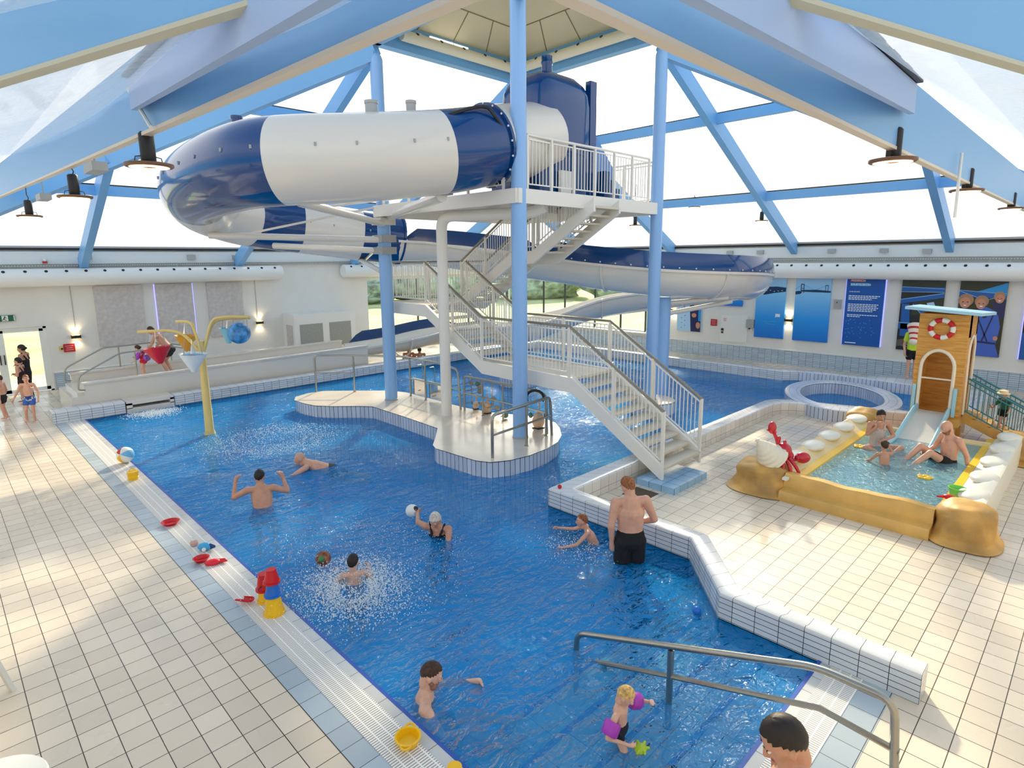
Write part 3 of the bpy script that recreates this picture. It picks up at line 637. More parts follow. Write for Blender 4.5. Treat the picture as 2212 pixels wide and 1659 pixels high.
build(MB().bb((SX0, 13.66, 2.6), (LX1, 13.72, 2.92)), 'landing_beam', STEELW, t, 0)
R1 = [(5.32, .34), (7.48, 1.68), (10.08, 1.7), (12.15, 2.94), (13.62, 2.94)]
railing(t, [(SX0, y, z) for y, z in R1]); railing(t, [(SX1, y, z) for y, z in R1[:-1]])
R2 = [(12.6, 2.94), (10.62, 4.18), (9.9, 4.2), (8.9, 4.82)]
railing(t, [(LX0, y, z) for y, z in R2]); railing(t, [(LX1, y, z) for y, z in R2])
railing(t, [(SX0, 13.66, 2.94), (LX1, 13.66, 2.94), (LX1, 12.7, 2.94)], twin=False)
# tiled pad under the first step
solo(MB().bb((8.72, 4.92, 0), (9.86, 5.7, .115)), 'stair_pad', tiles('pad_tiles', (150, 190, 220), (60, 70, 84), .2525, .2525, .008, .2, uv=False, off=(.13, .12)), 'low blue tiled pad under the bottom stair', 'stair pad', smooth=0)
solo(MB().bb((8.15, 5.15, -.02), (8.6, 5.6, .005)), 'floor_drain', mat('drain_stone', (92, 78, 62), .9), 'brown drain patch in the corner beside the stair pad', 'floor drain', smooth=0)

# ================================================================== WATER SLIDE
TR = .76
tp = [(10.068, 9.313, 6.593), (9.176, 9.209, 6.392), (8.406, 9.195, 6.224), (7.298, 9.304, 5.990), (6.005, 9.805, 5.820), (4.858, 10.654, 5.737), (4.511, 11.698, 5.715), (4.500, 13.533, 5.658), (4.807, 15.195, 5.585), (5.491, 16.486, 5.410), (6.680, 17.140, 5.172), (8.124, 17.122, 4.992), (9.791, 16.603, 4.772), (10.968, 16.287, 4.615)]
PER = 10
tube_path = spline(tp, PER)
t = thing('tube_slide', 'big closed tube slide in white and navy rings curling round the left column', 'water slide', tube_path[0])
def frame_at(i):
    a = tube_path[max(i - 1, 0)]; b = tube_path[min(i + 1, len(tube_path) - 1)]; T = (b - a).normalized(); S = T.cross(V((0, 0, 1))).normalized(); return tube_path[i], T, S, S.cross(T)
def seg(i0, i1, name, m, r_=TR):
    q = MB(); prev = None
    for i in range(i0 * PER, i1 * PER + 1):
        p, T, S, U = frame_at(i); bb = q.ring(p, S, U, r_, 40)
        if prev is not None: q.skin(prev, bb, 40)
        prev = bb
    return build(q, name, m, t, 50)
for i0, i1, nm in ((0, 2, 'w'), (2, 3, 'n'), (3, 5, 'w'), (5, 8, 'n'), (8, 10, 'w'), (10, 11, 'n'), (11, 12, 'w'), (12, 13, 'n')):
    s_ = seg(i0, i1, 'tube_section', GEL if nm == 'w' else NAVY); s_['label'] = 'white tube ring' if nm == 'w' else 'navy blue tube ring'
for i in (2, 13):
    p, T, S, U = frame_at(i * PER); q = MB(); a = q.ring(p - T * .03, S, U, TR + .05, 40); b = q.ring(p + T * .03, S, U, TR + .05, 40); c = q.ring(p + T * .03, S, U, TR - .02, 40); q.skin(a, b, 40); q.skin(b, c, 40); a2 = q.ring(p - T * .03, S, U, TR - .02, 40); q.skin(a2, a, 40)
    f_ = build(q, 'flange', NAVY, t, 40)
    for k in range(18):
        an = 2 * math.pi * k / 18; build(MB().ell(p + (S * math.cos(an) + U * math.sin(an)) * (TR + .03) + T * .035 * (1 if i == 13 else 1), .022, 8, 5), 'bolt', WHITE, f_)
for i in (3, 4, 5, 6, 7, 9, 11, 12):   # small joint clips along the front seam
    for k in (1, 5):
        if i * PER + k < len(tube_path) - 1:
            p, T, S, U = frame_at(i * PER + k); sd = S if (S.dot(-p)) > 0 else -S
            d = (sd * .985 + U * .17).normalized(); build(MB().box(p + d * (TR + .006), (.03, .03, .06)), 'joint_clip', GREYM, t, 0)
for i, r_, h in ((4 * PER - 1, .11, .16), (3 * PER + 4, .09, .14), (6 * PER, .1, .1), (8 * PER + 4, .09, .1)):
    p, T, S, U = frame_at(i); build(MB().lathe([(r_, 0), (r_, h), (r_ * 1.1, h), (r_ * 1.1, h + .05), (0, h + .06)], 14, c=p + V((0, 0, TR - .01))), 'vent_cap', GREYM if i < 50 else NAVY, t)
build(MB().tube(spline([(6.960, 9.006, 6.486), (7.304, 8.807, 6.623), (7.773, 8.766, 6.786), (7.960, 8.653, 6.772), (8.062, 8.551, 6.600), (8.229, 8.528, 6.456), (8.447, 8.523, 6.528)], 6), .03, 8), 'hose', DARK, t)

# open flume
fp = [(10.968, 16.287, 4.615), (12.221, 15.474, 4.509), (13.084, 13.782, 4.266), (13.650, 11.820, 4.062), (14.085, 10.410, 3.866), (14.867, 9.219, 3.715), (16.081, 8.304, 3.621), (17.636, 8.176, 3.550), (19.310, 8.633, 3.421), (20.240, 9.823, 3.221), (19.981, 11.200, 3.019), (19.326, 12.547, 2.785), (18.455, 13.825, 2.536), (17.274, 15.129, 1.959), (15.917, 16.044, 1.575), (15.6, 19.7, 1.2), (13.4, 19.9, .97), (11.3, 19.95, .86)]
FPER = 8
fpath = spline(fp, FPER)
t = thing('open_slide', 'open white half pipe slide with navy guards winding down to the long trough', 'water slide', fpath[-1])
def fframe(i):
    a = fpath[max(i - 1, 0)]; b = fpath[min(i + 1, len(fpath) - 1)]; T = (b - a).normalized(); S = V((T.y, -T.x, 0)).normalized(); return fpath[i], T, S, V((0, 0, 1))
def flume(i0, i1):
    q = MB(); rows = []
    for i in range(i0, i1 + 1):
        p, T, S, U = fframe(i); f = min(1, max(.0, (i - 14.5 * FPER) / (2 * FPER))); r_ = TR - .06 * f; row = []
        for k in range(15):
            an = math.pi * k / 14; row.append(p - S * (r_ * math.cos(an)) - U * (r_ * math.sin(an) * (1 - .3 * f)))
        row.append(p + S * (r_ + .07)); row.append(p + S * (r_ + .07) - U * .07); row.append(p + S * (r_ + .012) - U * .07)
        for k in range(15):
            an = math.pi - math.pi * k / 14; row.append(p - S * ((r_ + .012) * math.cos(an)) - U * ((r_ + .012) * math.sin(an) * (1 - .3 * f)))
        row.append(p - S * (r_ + .07) - U * .07); row.append(p - S * (r_ + .07)); row.append(p - S * r_)
        rows.append(row)
    return q.grid(rows)
NF = len(fpath) - 1
for i in range(0, NF, 2 * FPER):
    j = min(NF, i + 2 * FPER); build(flume(i, j), 'flume_section', GEL, t, 50)
    if j < NF:
        p, T, S, U = fframe(j); build(MB().tube([p - S * (TR + .03) * math.cos(math.pi * k / 12) - U * (TR + .03) * math.sin(math.pi * k / 12) for k in range(13)], .035, 6), 'joint_rib', GEL, t)
def guard(i0, i1, sg, h=.46):
    q = MB(); rows = []
    for i in range(i0, i1 + 1):
        p, T, S, U = fframe(i); e_ = min(1, (i - i0) / 3, (i1 - i) / 1.5) if sg < 0 or i0 > 60 else min(1, (i - i0) / 1.0, (i1 - i) / 1.0)
        b = p + S * sg * (TR + .03); o = b + U * h * max(e_, .02) - S * sg * .1 * e_
        rows.append([b, b.lerp(o, .5) + S * sg * .03, o, o + S * sg * .03, b.lerp(o, .5) + S * sg * .06, b + S * sg * .03, b])
    g_ = build(q.grid(rows), 'splash_guard', NAVY, t, 50)
    for i in range(i0 + 1, i1, 2):
        p, T, S, U = fframe(i); build(MB().ell(p + S * sg * (TR + .07) + U * .05, .022, 8, 5), 'bolt', WHITE, g_)
guard(1, 20, -1); guard(int(2.9 * FPER), int(8.1 * FPER), 1); guard(int(14.9 * FPER), int(16.9 * FPER), 1, .4)

# slide support arms from the left column
t = thing('slide_support', 'white tubular support arms fixed to the left blue column under the tube slide', 'slide support', (8.66, 13.44, 4.0))
arms = [((5.300, 16.113, 4.658), (8.5, 13.4, 4.52), .085), ((7.030, 16.374, 4.420), (8.55, 13.55, 4.25), .085), ((5.307, 11.055, 5.094), (8.55, 13.32, 4.92), .09), ((7.406, 9.408, 5.213), (8.72, 13.28, 5.1), .11),
        ((9.761, 16.493, 4.016), (8.62, 13.6, 3.72), .07)]
for a, b, r_ in arms: build(MB().tube([a, b], [r_, r_ * .9], 14), 'arm', GEL, t)
for a, b in (((6.149, 15.558, 4.715), (8.55, 13.35, 5.35)), ((9.810, 16.304, 4.042), (8.66, 13.6, 4.4)), ((6.063, 11.573, 5.083), (8.55, 13.35, 5.5))): build(MB().bar(a, b, .05, .05), 'brace', GEL, t, 0)
for z in (4.25, 4.55, 4.98): build(MB().bb((8.44, 13.22, z - .09), (8.88, 13.66, z + .09)), 'clamp', GREYM if z < 4.9 else GEL, t, 0)
for p in ((5.217, 10.862, 5.116), (7.388, 9.426, 5.256), (5.401, 16.294, 4.757), (9.767, 16.627, 4.143)):
    build(MB().box(V(p), (.34, .34, .05)), 'saddle_plate', GREYM, t, 0)

# start tank: navy domed booth on the platform
hx0, hx1, hy0, hy1 = 9.55, 11.35, 8.75, 10.15
t = thing('slide_start_booth', 'navy domed start booth with a vent stack on the slide platform', 'slide booth', (10.3, 9.4, ZP))
c = V(((hx0 + hx1) / 2, (hy0 + hy1) / 2, 0)); q = MB(); prev = None; zt = 7.95
for z, k in ((ZP, 1), (6.4, 1), (7.3, 1), (7.55, .97), (7.75, .86), (7.9, .66), (zt, .3), (zt + .005, .0)):
    b = len(q.v)
    for i in range(32):
        an = 2 * math.pi * i / 32; e_ = 5 if k > .5 else 2.5; ca, sa = math.cos(an), math.sin(an)
        q.v.append(c + V(((hx1 - hx0) / 2 * k * math.copysign(abs(ca) ** (2 / e_), ca), (hy1 - hy0) / 2 * k * math.copysign(abs(sa) ** (2 / e_), sa), z)))
    if prev is not None: q.skin(prev, b, 32)
    prev = b
build(q, 'dome', NAVY, t, 45)
build(MB().lathe([(.13, 7.9), (.115, 8.15), (.13, 8.18), (.13, 8.22), (.12, 8.24), (.12, 8.34), (0, 8.36)], 18, c=(c.x - .1, c.y - .1, 0)), 'vent_stack', NAVY, t)
build(MB().bb((11.2, 8.8, ZP), (11.42, 8.95, 7.9)).bb((hx0 - .1, 9.6, ZP), (hx0 + .05, 10.2, ZP + 1.9)), 'side_wall', NAVY, t, 20)
fin = MB(); k = 0
for y in (8.95, 9.01): fin.v += [V((11.3, y, ZP)), V((12.35, y, ZP)), V((12.35, y, ZP + .75)), V((11.3, y, 7.1))]
fin.face([0, 1, 2, 3]); fin.face([7, 6, 5, 4]); fin.face([0, 3, 7, 4]); fin.face([2, 1, 5, 6]); fin.face([3, 2, 6, 7]); build(fin, 'wing_panel', mat('wing_blue', (92, 140, 206), .3), t, 0)
build(MB().bb((hx0 + .1, hy0 - .02, 6.42), (hx1 - .1, hy0 + .03, 6.5)), 'bolt_flange', NAVY, t, 0)
for i in range(8): build(MB().ell((hx0 + .25 + i * .18, hy0 - .03, 6.46), .02, 8, 5), 'bolt', WHITE, t)
build(MB().bb((10.0, 8.62, ZP + .02), (10.35, 8.7, ZP + .5)), 'notice_board', WHITE, t, 0)
for i in range(3): build(MB().bb((11.5 + i * .2, 8.6, ZP), (11.7 + i * .2, 8.8, ZP + .62 - i * .18)), 'step', NAVY, t, 0)

# ================================================================== LONG LANDING TROUGH ON THE LEFT
t = thing('landing_trough', 'long white landing trough of the slide running along the left wall', 'slide trough', (7, 20, 0))
zt0, zt1 = .83, .93
def trough_panel(y, x0, x1, z0, thick, zf):
    q = MB(); 
    for yy in (y, y + thick): q.v += [V((x0, yy, z0)), V((x1, yy, z0)), V((x1, yy, zf(x1))), V((x0, yy, zf(x0)))]
    for f in ([0, 1, 2, 3], [7, 6, 5, 4], [3, 2, 6, 7], [0, 3, 7, 4], [1, 5, 6, 2]): q.face(f)
    return q
zf = lambda x: .83 + (x - 2.75) * .0116
build(trough_panel(19.05, 2.75, 11.35, .0, .09, zf), 'front_wall', GEL, t, 0)
build(trough_panel(20.93, 2.75, 11.35, .0, .09, lambda x: zf(x) + .02), 'back_wall', GEL, t, 0)
build(MB().bar((2.72, 19.07, .84), (11.35, 19.07, .94), .16, .05), 'front_rim', GEL, t, 0)
build(MB().bar((2.72, 20.98, .86), (11.35, 20.98, .96), .2, .05), 'back_rim', GEL, t, 0)
build(MB().bb((2.6, 19.14, .5), (11.35, 20.93, .6)), 'trough_floor', GEL, t, 0)
build(MB().bb((2.45, 19.05, .0), (2.75, 21.0, .5)), 'entry_step', GEL, t, 0)
t = thing('trough_outlet', 'white block with a wide overflow slot where the trough empties into the pool', 'overflow outlet', (4.1, 18.7, 0))
build(MB().bb((3.54, 18.42, -.3), (4.7, 19.05, .12)).bb((3.54, 18.42, .2), (4.7, 19.05, .3)).bb((3.54, 18.42, .1), (3.68, 19.05, .25)).bb((4.6, 18.42, .1), (4.7, 19.05, .25)), 'outlet_block', GEL, t, 0)
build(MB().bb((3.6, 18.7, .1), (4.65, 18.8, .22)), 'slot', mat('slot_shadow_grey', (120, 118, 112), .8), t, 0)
def pipe_rail(label, runs, posts=(), r_=.022, group=None, cat='handrail', mids=()):
    t = thing('handrail', label, cat, runs[0][0], group)
    for q in runs: build(MB().tube(fillet(q, .12, 4), r_, 10), 'rail', INOX, t)
    for q in mids: build(MB().tube(q, r_ * .8, 8), 'mid_rail', INOX, t)
    for a, b in posts:
        build(MB().tube([a, b], r_, 10), 'post', INOX, t); build(MB().lathe([(.05, 0), (.05, .012), (r_, .014)], 12, c=a), 'base_plate', INOX, t)
    return t
pipe_rail('steel handrail on the near side of the landing trough entry', [[(2.78, 19.06, .66), (2.62, 19.06, .68), (2.68, 19.1, 1.05), (3.66, 19.1, 1.55), (4.95, 19.1, 1.6), (5.35, 19.1, 1.5), (5.4, 19.1, .88)]], [((4.02, 19.1, .86), (4.02, 19.1, 1.56))])
pipe_rail('steel handrail on the wall side of the landing trough entry', [[(2.75, 20.95, .66), (2.6, 20.95, .68), (2.64, 20.95, 1.03), (3.62, 20.95, 1.52), (4.9, 20.95, 1.55), (5.95, 20.95, 1.35), (6.0, 20.95, .9)]], [((4.0, 20.95, .88), (4.0, 20.95, 1.53)), ((5.4, 20.95, .9), (5.4, 20.95, 1.45))])
# island railings
z3 = .3
pipe_rail('tall steel railing along the far edge of the island left of the blue column', [[(7.72, 15.86, z3), (7.72, 15.86, 1.36), (8.49, 15.05, 1.36), (9.32, 13.8, 1.36), (9.3, 12.0, 1.36), (9.27, 11.35, 1.3), (9.25, 11.24, z3)]],
          [((8.49, 15.06, z3), (8.49, 15.06, 1.35)), ((9.29, 13.44, z3), (9.29, 13.44, 1.35)), ((9.28, 12.73, z3), (9.28, 12.73, 1.35)), ((9.3, 12.03, z3), (9.3, 12.03, 1.35))], r_=.028,
          mids=[[(7.72, 15.86, .85), (8.49, 15.06, .85)], [(9.29, 13.44, .8), (9.26, 11.24, .8)]])
pipe_rail('steel railing along the middle of the island behind the white pipe', [[(9.26, 11.1, z3), (9.26, 11.1, 1.18), (9.27, 10.43, 1.18), (9.26, 9.0, 1.18), (9.22, 8.35, 1.16), (9.2, 8.28, z3)]],
          [((9.27, 10.43, z3), (9.27, 10.43, 1.17)), ((9.26, 9.71, z3), (9.26, 9.71, 1.17))], r_=.026, mids=[[(9.26, 11.1, .75), (9.22, 8.3, .75)]])
pipe_rail('steel railing across the near end of the island in front of the blue column', [[(7.3, 7.96, z3), (7.3, 7.96, 1.13), (8.28, 8.01, 1.15), (9.12, 8.13, 1.15), (9.18, 8.13, z3)]],
          [((8.28, 8.01, z3), (8.28, 8.01, 1.14)), ((9.08, 8.2, z3), (9.08, 8.2, 1.14))], r_=.03, mids=[[(7.3, 7.96, .74), (9.16, 8.13, .74)]])
t = thing('splash_screen', 'clear screen panels hung on the tall island railing', 'glass screen', (9.3, 13, .3))
SCR = glass('screen_glass', (226, 240, 244), .1)
for y0, y1 in ((13.38, 12.8), (12.66, 12.1)):
    build(MB().quad((9.34, y1, .36), (9.34, y0, .36), (9.34, y0, .82), (9.34, y1, .82)), 'panel', SCR, t, 0)
for y in (13.1, 12.55, 11.85, 11.05, 10.3):
    t = thing('rail_bracket', 'small steel loop bracket on the far side of the island railing', 'bracket', (9.36, y, .5), 'loop brackets on the island railing')
    build(MB().tube(fillet([(9.3, y, 1.2), (9.46, y, 1.2), (9.46, y, .5), (9.3, y, .5)], .06), .014, 8), 'loop', INOX, t)
DISC = mat('disc_green', (96, 130, 118), .4); DISCG = mat('disc_grey', (150, 146, 140), .4); BEI = mat('figure_beige', (222, 190, 162), .5)
for i, (p, m_) in enumerate((((9.752, 11.148, 0.900), DISC), ((10.225, 11.952, 0.750), DISCG), ((9.758, 11.087, 0.800), DISCG), ((9.455, 10.246, 0.700), DISCG), ((10.064, 11.437, 0.600), DISCG), ((9.439, 9.817, 0.380), DISC), ((9.498, 10.165, 0.500), DISCG), ((9.495, 12.440, 0.450), DISCG))):
    p = V(p); t = thing('water_spinner', 'small round water spinner disc mounted along the island railing', 'water toy', p, 'spinner discs along the island railing')
    build(MB().ell(p, (.03, .07, .07), 12, 8, rotz(R(45))), 'disc', m_, t); build(MB().tube([p, (9.28, p.y, p.z)], .012, 6), 'stem', INOX, t)
for i, (px_, lab) in enumerate((((9.375, 8.700, 0.300), 'beige animal shaped water squirter with two green discs at the near end of the island'), ((9.457, 10.489, 0.300), 'beige animal shaped water squirter behind the middle railing'), ((9.541, 10.996, 0.300), 'small brown bird shaped water squirter by the railing'))):
    p = V(px_); t = thing('water_squirter', lab, 'water toy', p); s_ = (1, .8, .55)[i]
    build(MB().ell(p + V((0, 0, .16 * s_)), (.15 * s_, .13 * s_, .17 * s_), 16, 10), 'body', BEI, t)
    build(MB().ell(p + V((-.08 * s_, -.08 * s_, .3 * s_)), (.11 * s_, .11 * s_, .1 * s_), 14, 9), 'head', BEI, t)
    build(MB().tube(spline([p + V((0, 0, .3 * s_)), p + V((.05, .02, .5 * s_)), p + V((-.05, -.06, .62 * s_))], 5), .02, 8), 'spout', mat('spout_pink_%d' % i, (226, 170, 150), .5), t)
    for sg in (-1, 1): build(MB().ell(p + V((-.12 * sg * s_, .12 * sg * s_, .3 * s_)), (.05 * s_, .05 * s_, .065 * s_), 12, 8), 'ear_disc', DISC if i == 0 else DISCG, t)
    build(MB().bb((p.x - .1 * s_, p.y - .1 * s_, p.z), (p.x + .1 * s_, p.y + .1 * s_, p.z + .03)), 'foot', DARK, t)
t = thing('hoop_spout', 'dark curved pipe hoop beside the near end of the island railing', 'water toy', (9.1, 8.3, .3))
build(MB().tube([V((9.0, 8.45, 1.1)) + V((.13 * math.cos(a), -.13 * math.cos(a), .16 * math.sin(a))) for a in [math.pi * k / 10 * 1.3 - .5 for k in range(11)]], .03, 10), 'hoop', DARK, t)
# handrail into the pool, near the camera
pipe_rail('big steel handrail leading down the pool steps in the foreground', [[(4.4, 3.54, -.55), (4.4, 3.54, .16), (4.4, 1.25, .98), (4.4, .74, .985), (4.4, .66, 0)]],
          [((4.4, 2.45, -.27), (4.4, 2.45, .52))], r_=.03, mids=[[(4.4, 3.52, -.12), (4.4, 2.45, .25), (4.4, 1.2, .66), (4.4, .68, .62)]])
# whirlpool ring
t = thing('whirlpool_ring', 'oval tiled whirlpool basin rising from the water on the right', 'whirlpool', (17.5, 5.0, .3))
def oval(a, b, th=R(22), n_=44, c=(17.48, 4.98)): return [(c[0] + a * math.cos(2 * math.pi * i / n_) * math.cos(th) - b * math.sin(2 * math.pi * i / n_) * math.sin(th), c[1] + a * math.cos(2 * math.pi * i / n_) * math.sin(th) + b * math.sin(2 * math.pi * i / n_) * math.cos(th)) for i in range(n_)]
O, I = oval(2.02, 1.4), oval(1.62, 1.0)
WT = tiles('whirl_top_tiles', (226, 230, 238), (120, 116, 116), .2, .2, .007, .18, off=(0, .02), vary=.02)
m = MB(); strip(m, O + O[:1], I + I[:1], [(0, 0, -1.2, 0, -1.2), (0, 0, .29, 1, .1), (0, .02, .31, 1, .12), (1, -.02, .31, 1, .5), (1, 0, .29, 0, .29), (1, 0, -.6, 0, -.6)], cap=False); build(m, 'basin_wall', [ISLF, WT], t, 30)
m = MB(); m.prism(oval(1.66, 1.04), -.6, -.59, side=False); build(m, 'basin_floor', BASIN, t, 0)
# water mushroom with buckets
b = V((4.45, 14.78, 0)); t = thing('bucket_tower', 'yellow water play post with curved arms standing in the pool', 'water play post', b + V((0, 0, -1)))
YW = mat('cream_yellow_pipe', (232, 204, 128), .35)
build(MB().lathe([(.11, -1.2), (.1, 0), (.085, 1.2), (.07, 2.0), (.075, 2.2), (0, 2.22)], 18, c=b), 'post', YW, t)
build(MB().lathe([(.3, -.35), (.24, -.2), (.13, -.02), (.11, .05)], 20, c=b), 'base_cone', mat('base_cone', (200, 190, 130), .5), t)
h = V((.7, -.714, 0)); fv = V((.714, .7, 0))      # sideways and away in plan
def arm(s0, s1, z0, z1, dd):
    a = b + V((0, 0, z0)); d = (h * s1 + fv * dd); return spline([a, a + V((0, 0, .25)) + d * .06, b + d * .25 + V((0, 0, z1 - .12)), b + d * .45 + V((0, 0, z1)), b + d * .75 + V((0, 0, z1 + .01)), b + d + V((0, 0, z1))], 6)
ARMS = [(1.12, 0.12, 2.74), (-.72, .35, 2.62), (-1.28, -.25, 2.45), (.95, .55, 2.68), (.1, -.55, 2.35)]
for s1, dd, z1 in ARMS[:4]: build(MB().tube(arm(0, s1, 1.75, z1, dd), .033, 10), 'arm', YW, t)
CONES = [(-.91, -.2, 2.09, .3, .38, (206, 16, 40), 'red'), (-.50, .3, 2.3, .25, .37, (240, 168, 20), 'orange yellow'), (0.02, -.4, 1.97, .3, .42, (232, 236, 236), 'white'), (.52, .32, 2.46, .21, .36, (150, 214, 226), 'pale turquoise')]
for s1, dd, zt_, r_, hh, col_, nm in CONES:
    p = b + h * s1 + fv * dd; q = thing('tipping_bucket', nm + ' cone shaped tipping bucket hanging from the yellow water play post', 'tipping bucket', (p.x, p.y, zt_ - hh))
    tl = Matrix.Rotation(R(-6 if s1 < -.6 else 3), 3, fv)
    build(MB().lathe([(.05, -hh), (r_ * .55, -hh * .55), (r_, 0), (r_ * .93, -.01), (r_ * .5, -hh * .55), (0, -hh * .9)], 22, tl, (p.x, p.y, zt_)), 'cone', mat('bucket_' + nm.split()[0], col_, .35), q)
    build(MB().lathe([(r_ * .9, -.04), (0.001, -.05)], 22, tl, (p.x, p.y, zt_)), 'water', mat('bucket_water_' + nm.split()[0], (90, 180, 226) if nm == 'white' else [x * .8 for x in col_], .1), q)
    za = (2.45 if s1 < -.6 else 2.62 if s1 < 0 else 2.3 if s1 < .2 else 2.74)
    for sg in (-1, 1): build(MB().tube([p + h * (r_ * .75 * sg) + V((0, 0, zt_ - .12)), p + h * (r_ * .55 * sg) + V((0, 0, za))], .008, 6), 'hanger', GREYM, q)
    build(MB().lathe([(.012, za - zt_), (.02, .2), (.06, 0)], 8, c=(p.x, p.y, zt_)), 'water_jet', glass('jet_water_' + nm.split()[0], (250, 253, 255), .3, .1), q)
p = b + h * .87 + fv * .1; q = thing('water_ball', 'mottled blue water ball bucket hanging on the right of the play post', 'tipping bucket', p + V((0, 0, 2.15)))
build(MB().ell(p + V((0, 0, 2.37)), .25, 22, 14), 'ball', mat('marbled_blue', (70, 140, 206), .3, vary=.5, scale=7), q)
build(MB().tube([p + h * .2 + V((0, 0, 2.37)), p + h * .2 + V((0, 0, 2.74))], .008, 6), 'hanger', GREYM, q)

# ================================================================== TODDLER POOL
SAND = mat('sand_fibreglass', (222, 176, 96), .45, vary=.14, scale=1.6)
SANDL = mat('sand_light', (240, 216, 164), .4, vary=.05, scale=2)
ROCK = mat('rock_paint', (212, 164, 88), .5, vary=.3, scale=1.5)
YELL = mat('bright_yellow_ledge', (252, 200, 40), .3)
WP = mat('white_scallop', (240, 236, 222), .4)
t = thing('toddler_pool', 'shallow sand coloured toddler pool with white scallop edges on the right', 'toddler pool', (12.2, 2.45, 0))
# stepped front wall with a wavy top
q = MB(); n_ = 24
def wav(y): return .4 + .014 * math.sin(y * 4.2) + .006 * math.sin(y * 11)
rows = []
for i in range(n_ + 1):
    y = 1.48 + 2.1 * i / n_; zt_ = wav(y); rows.append([(9.74, y, 0), (9.74, y, .13), (9.77, y, .165), (9.9, y, .17), (9.94, y, .19), (9.96, y, zt_ - .04), (10.0, y, zt_), (10.17, y, zt_ - .01), (10.23, y, zt_ - .05), (10.25, y, .0)])
q.grid(rows)
for r_ in (rows[0], rows[-1]): k = len(q.v); q.v += [V(p) for p in r_]; q.face(list(range(k, k + len(r_))))
build(q, 'front_wall', SAND, t, 45)
build(MB().bb((9.85, 3.5, .33), (9.95, 3.58, .37)), 'label_plate', WHITE, t, 0)
# long sides: sand slope, yellow ledge, white scallop pads
for nm, yi, yo, x0, x1 in (('l', 3.38, 3.9, 10.25, 14.6), ('r', 1.52, .95, 10.25, 15.1)):
    d = 1 if yo > yi else -1; q = MB(); rows = []
    for i in range(30):
        x = x0 + (x1 - x0) * i / 29
        rows.append([(x, yi, .0), (x, yi, .3), (x, yi + d * .01, .32), (x, yi + d * .13, .34)])
    q.grid(rows); build(q, 'yellow_ledge', YELL, t, 40)
    q = MB(); rows = []
    for i in range(30):
        x = x0 + (x1 - x0) * i / 29
        rows.append([(x, yi + d * .13, .335), (x, yi + d * .2, .37), (x, yi + d * .38, .47), (x, yo - d * .08, .5), (x, yo - d * .02, .47), (x, yo, .4), (x, yo, 0)])
    q.grid(rows)
    for r_ in (rows[0], rows[-1]): k = len(q.v); q.v += [V(p) for p in r_]; q.face(list(range(k, k + len(r_))))
    build(q, 'side_wall', SANDL if nm == 'l' else WP, t, 45)
    N = 5
    for i in range(N):
        x = x0 + .5 + (x1 - x0 - .8) * i / (N - 1)
        g = MB(); g.ell((x + .1, yi + d * .36, .46), (.3, .2, .085), 18, 10)
        build(g, 'scallop_pad', WP, t, 50)
build(MB().bb((14.5, 1.4, 0), (14.62, 3.5, .36)).bb((14.45, 1.4, .28), (14.52, 3.5, .33)), 'back_wall', SANDL, t, 0)
build(MB().bb((10.2, 1.5, .0), (14.55, 3.4, .1)), 'pool_floor', mat('toddler_floor', (222, 244, 248), .3), t, 0)
TW = water_mat('toddler_water', (.93, .99, 1, 1), ((.5, .95, .99, 1), 1.5), .06, 5.0, ((176, 238, 252), .3))
tag(build(MB().bb((10.22, 1.5, .09), (14.52, 3.4, .3)), 'toddler_water', TW, None, 0), 'shallow pale turquoise water filling the toddler pool', 'water', kind='stuff')
def rock(c, r_, label, seed, cut=None):
    q = MB().ell((0, 0, 0), 1, 40, 26)
    for i, p in enumerate(q.v):
        k = 1 + .16 * noise.noise(p * 1.6 + V((seed, 0, 0))) + .05 * noise.noise(p * 4 + V((0, seed, 0)))
        v = V((p.x * r_[0], p.y * r_[1], p.z * r_[2])) * k; v.x = math.copysign(abs(v.x / r_[0]) ** .8 * r_[0], v.x); v.y = math.copysign(abs(v.y / r_[1]) ** .8 * r_[1], v.y)
        if p.z < 0:
            h_ = max(.25, math.hypot(p.x, p.y)); v.z = p.z * c[2]; v.x *= min(3, 1 / h_) * (1 + .06 * -p.z); v.y *= min(3, 1 / h_) * (1 + .06 * -p.z)
        else: v.z = math.copysign(abs(v.z / r_[2]) ** .75 * r_[2], v.z)
        q.v[i] = V((c[0], c[1], c[2])) + v
    for i, p in enumerate(q.v):
        if p.z < .0: q.v[i] = V((p.x, p.y, 0))
    return solo(q, 'sand_rock', ROCK, label, 'rock', 'painted rocks round the toddler pool', smooth=70)
rock((10.2, 4.0, .26), (.44, .46, .24), 'rounded sand coloured rock carrying the hermit crab figure by the toddler pool', 3.1)
rock((10.22, 1.14, .32), (.42, .34, .22), 'sand coloured rock at the near right corner of the toddler pool', 8.3)
rock((15.0, 3.75, .3), (.4, .36, .3), 'sand coloured rock at the far left corner of the toddler pool', 5.7)
rock((15.3, .95, .26), (.6, .46, .22), 'big low sand coloured rock below the ramp of the slide hut', 12.4)

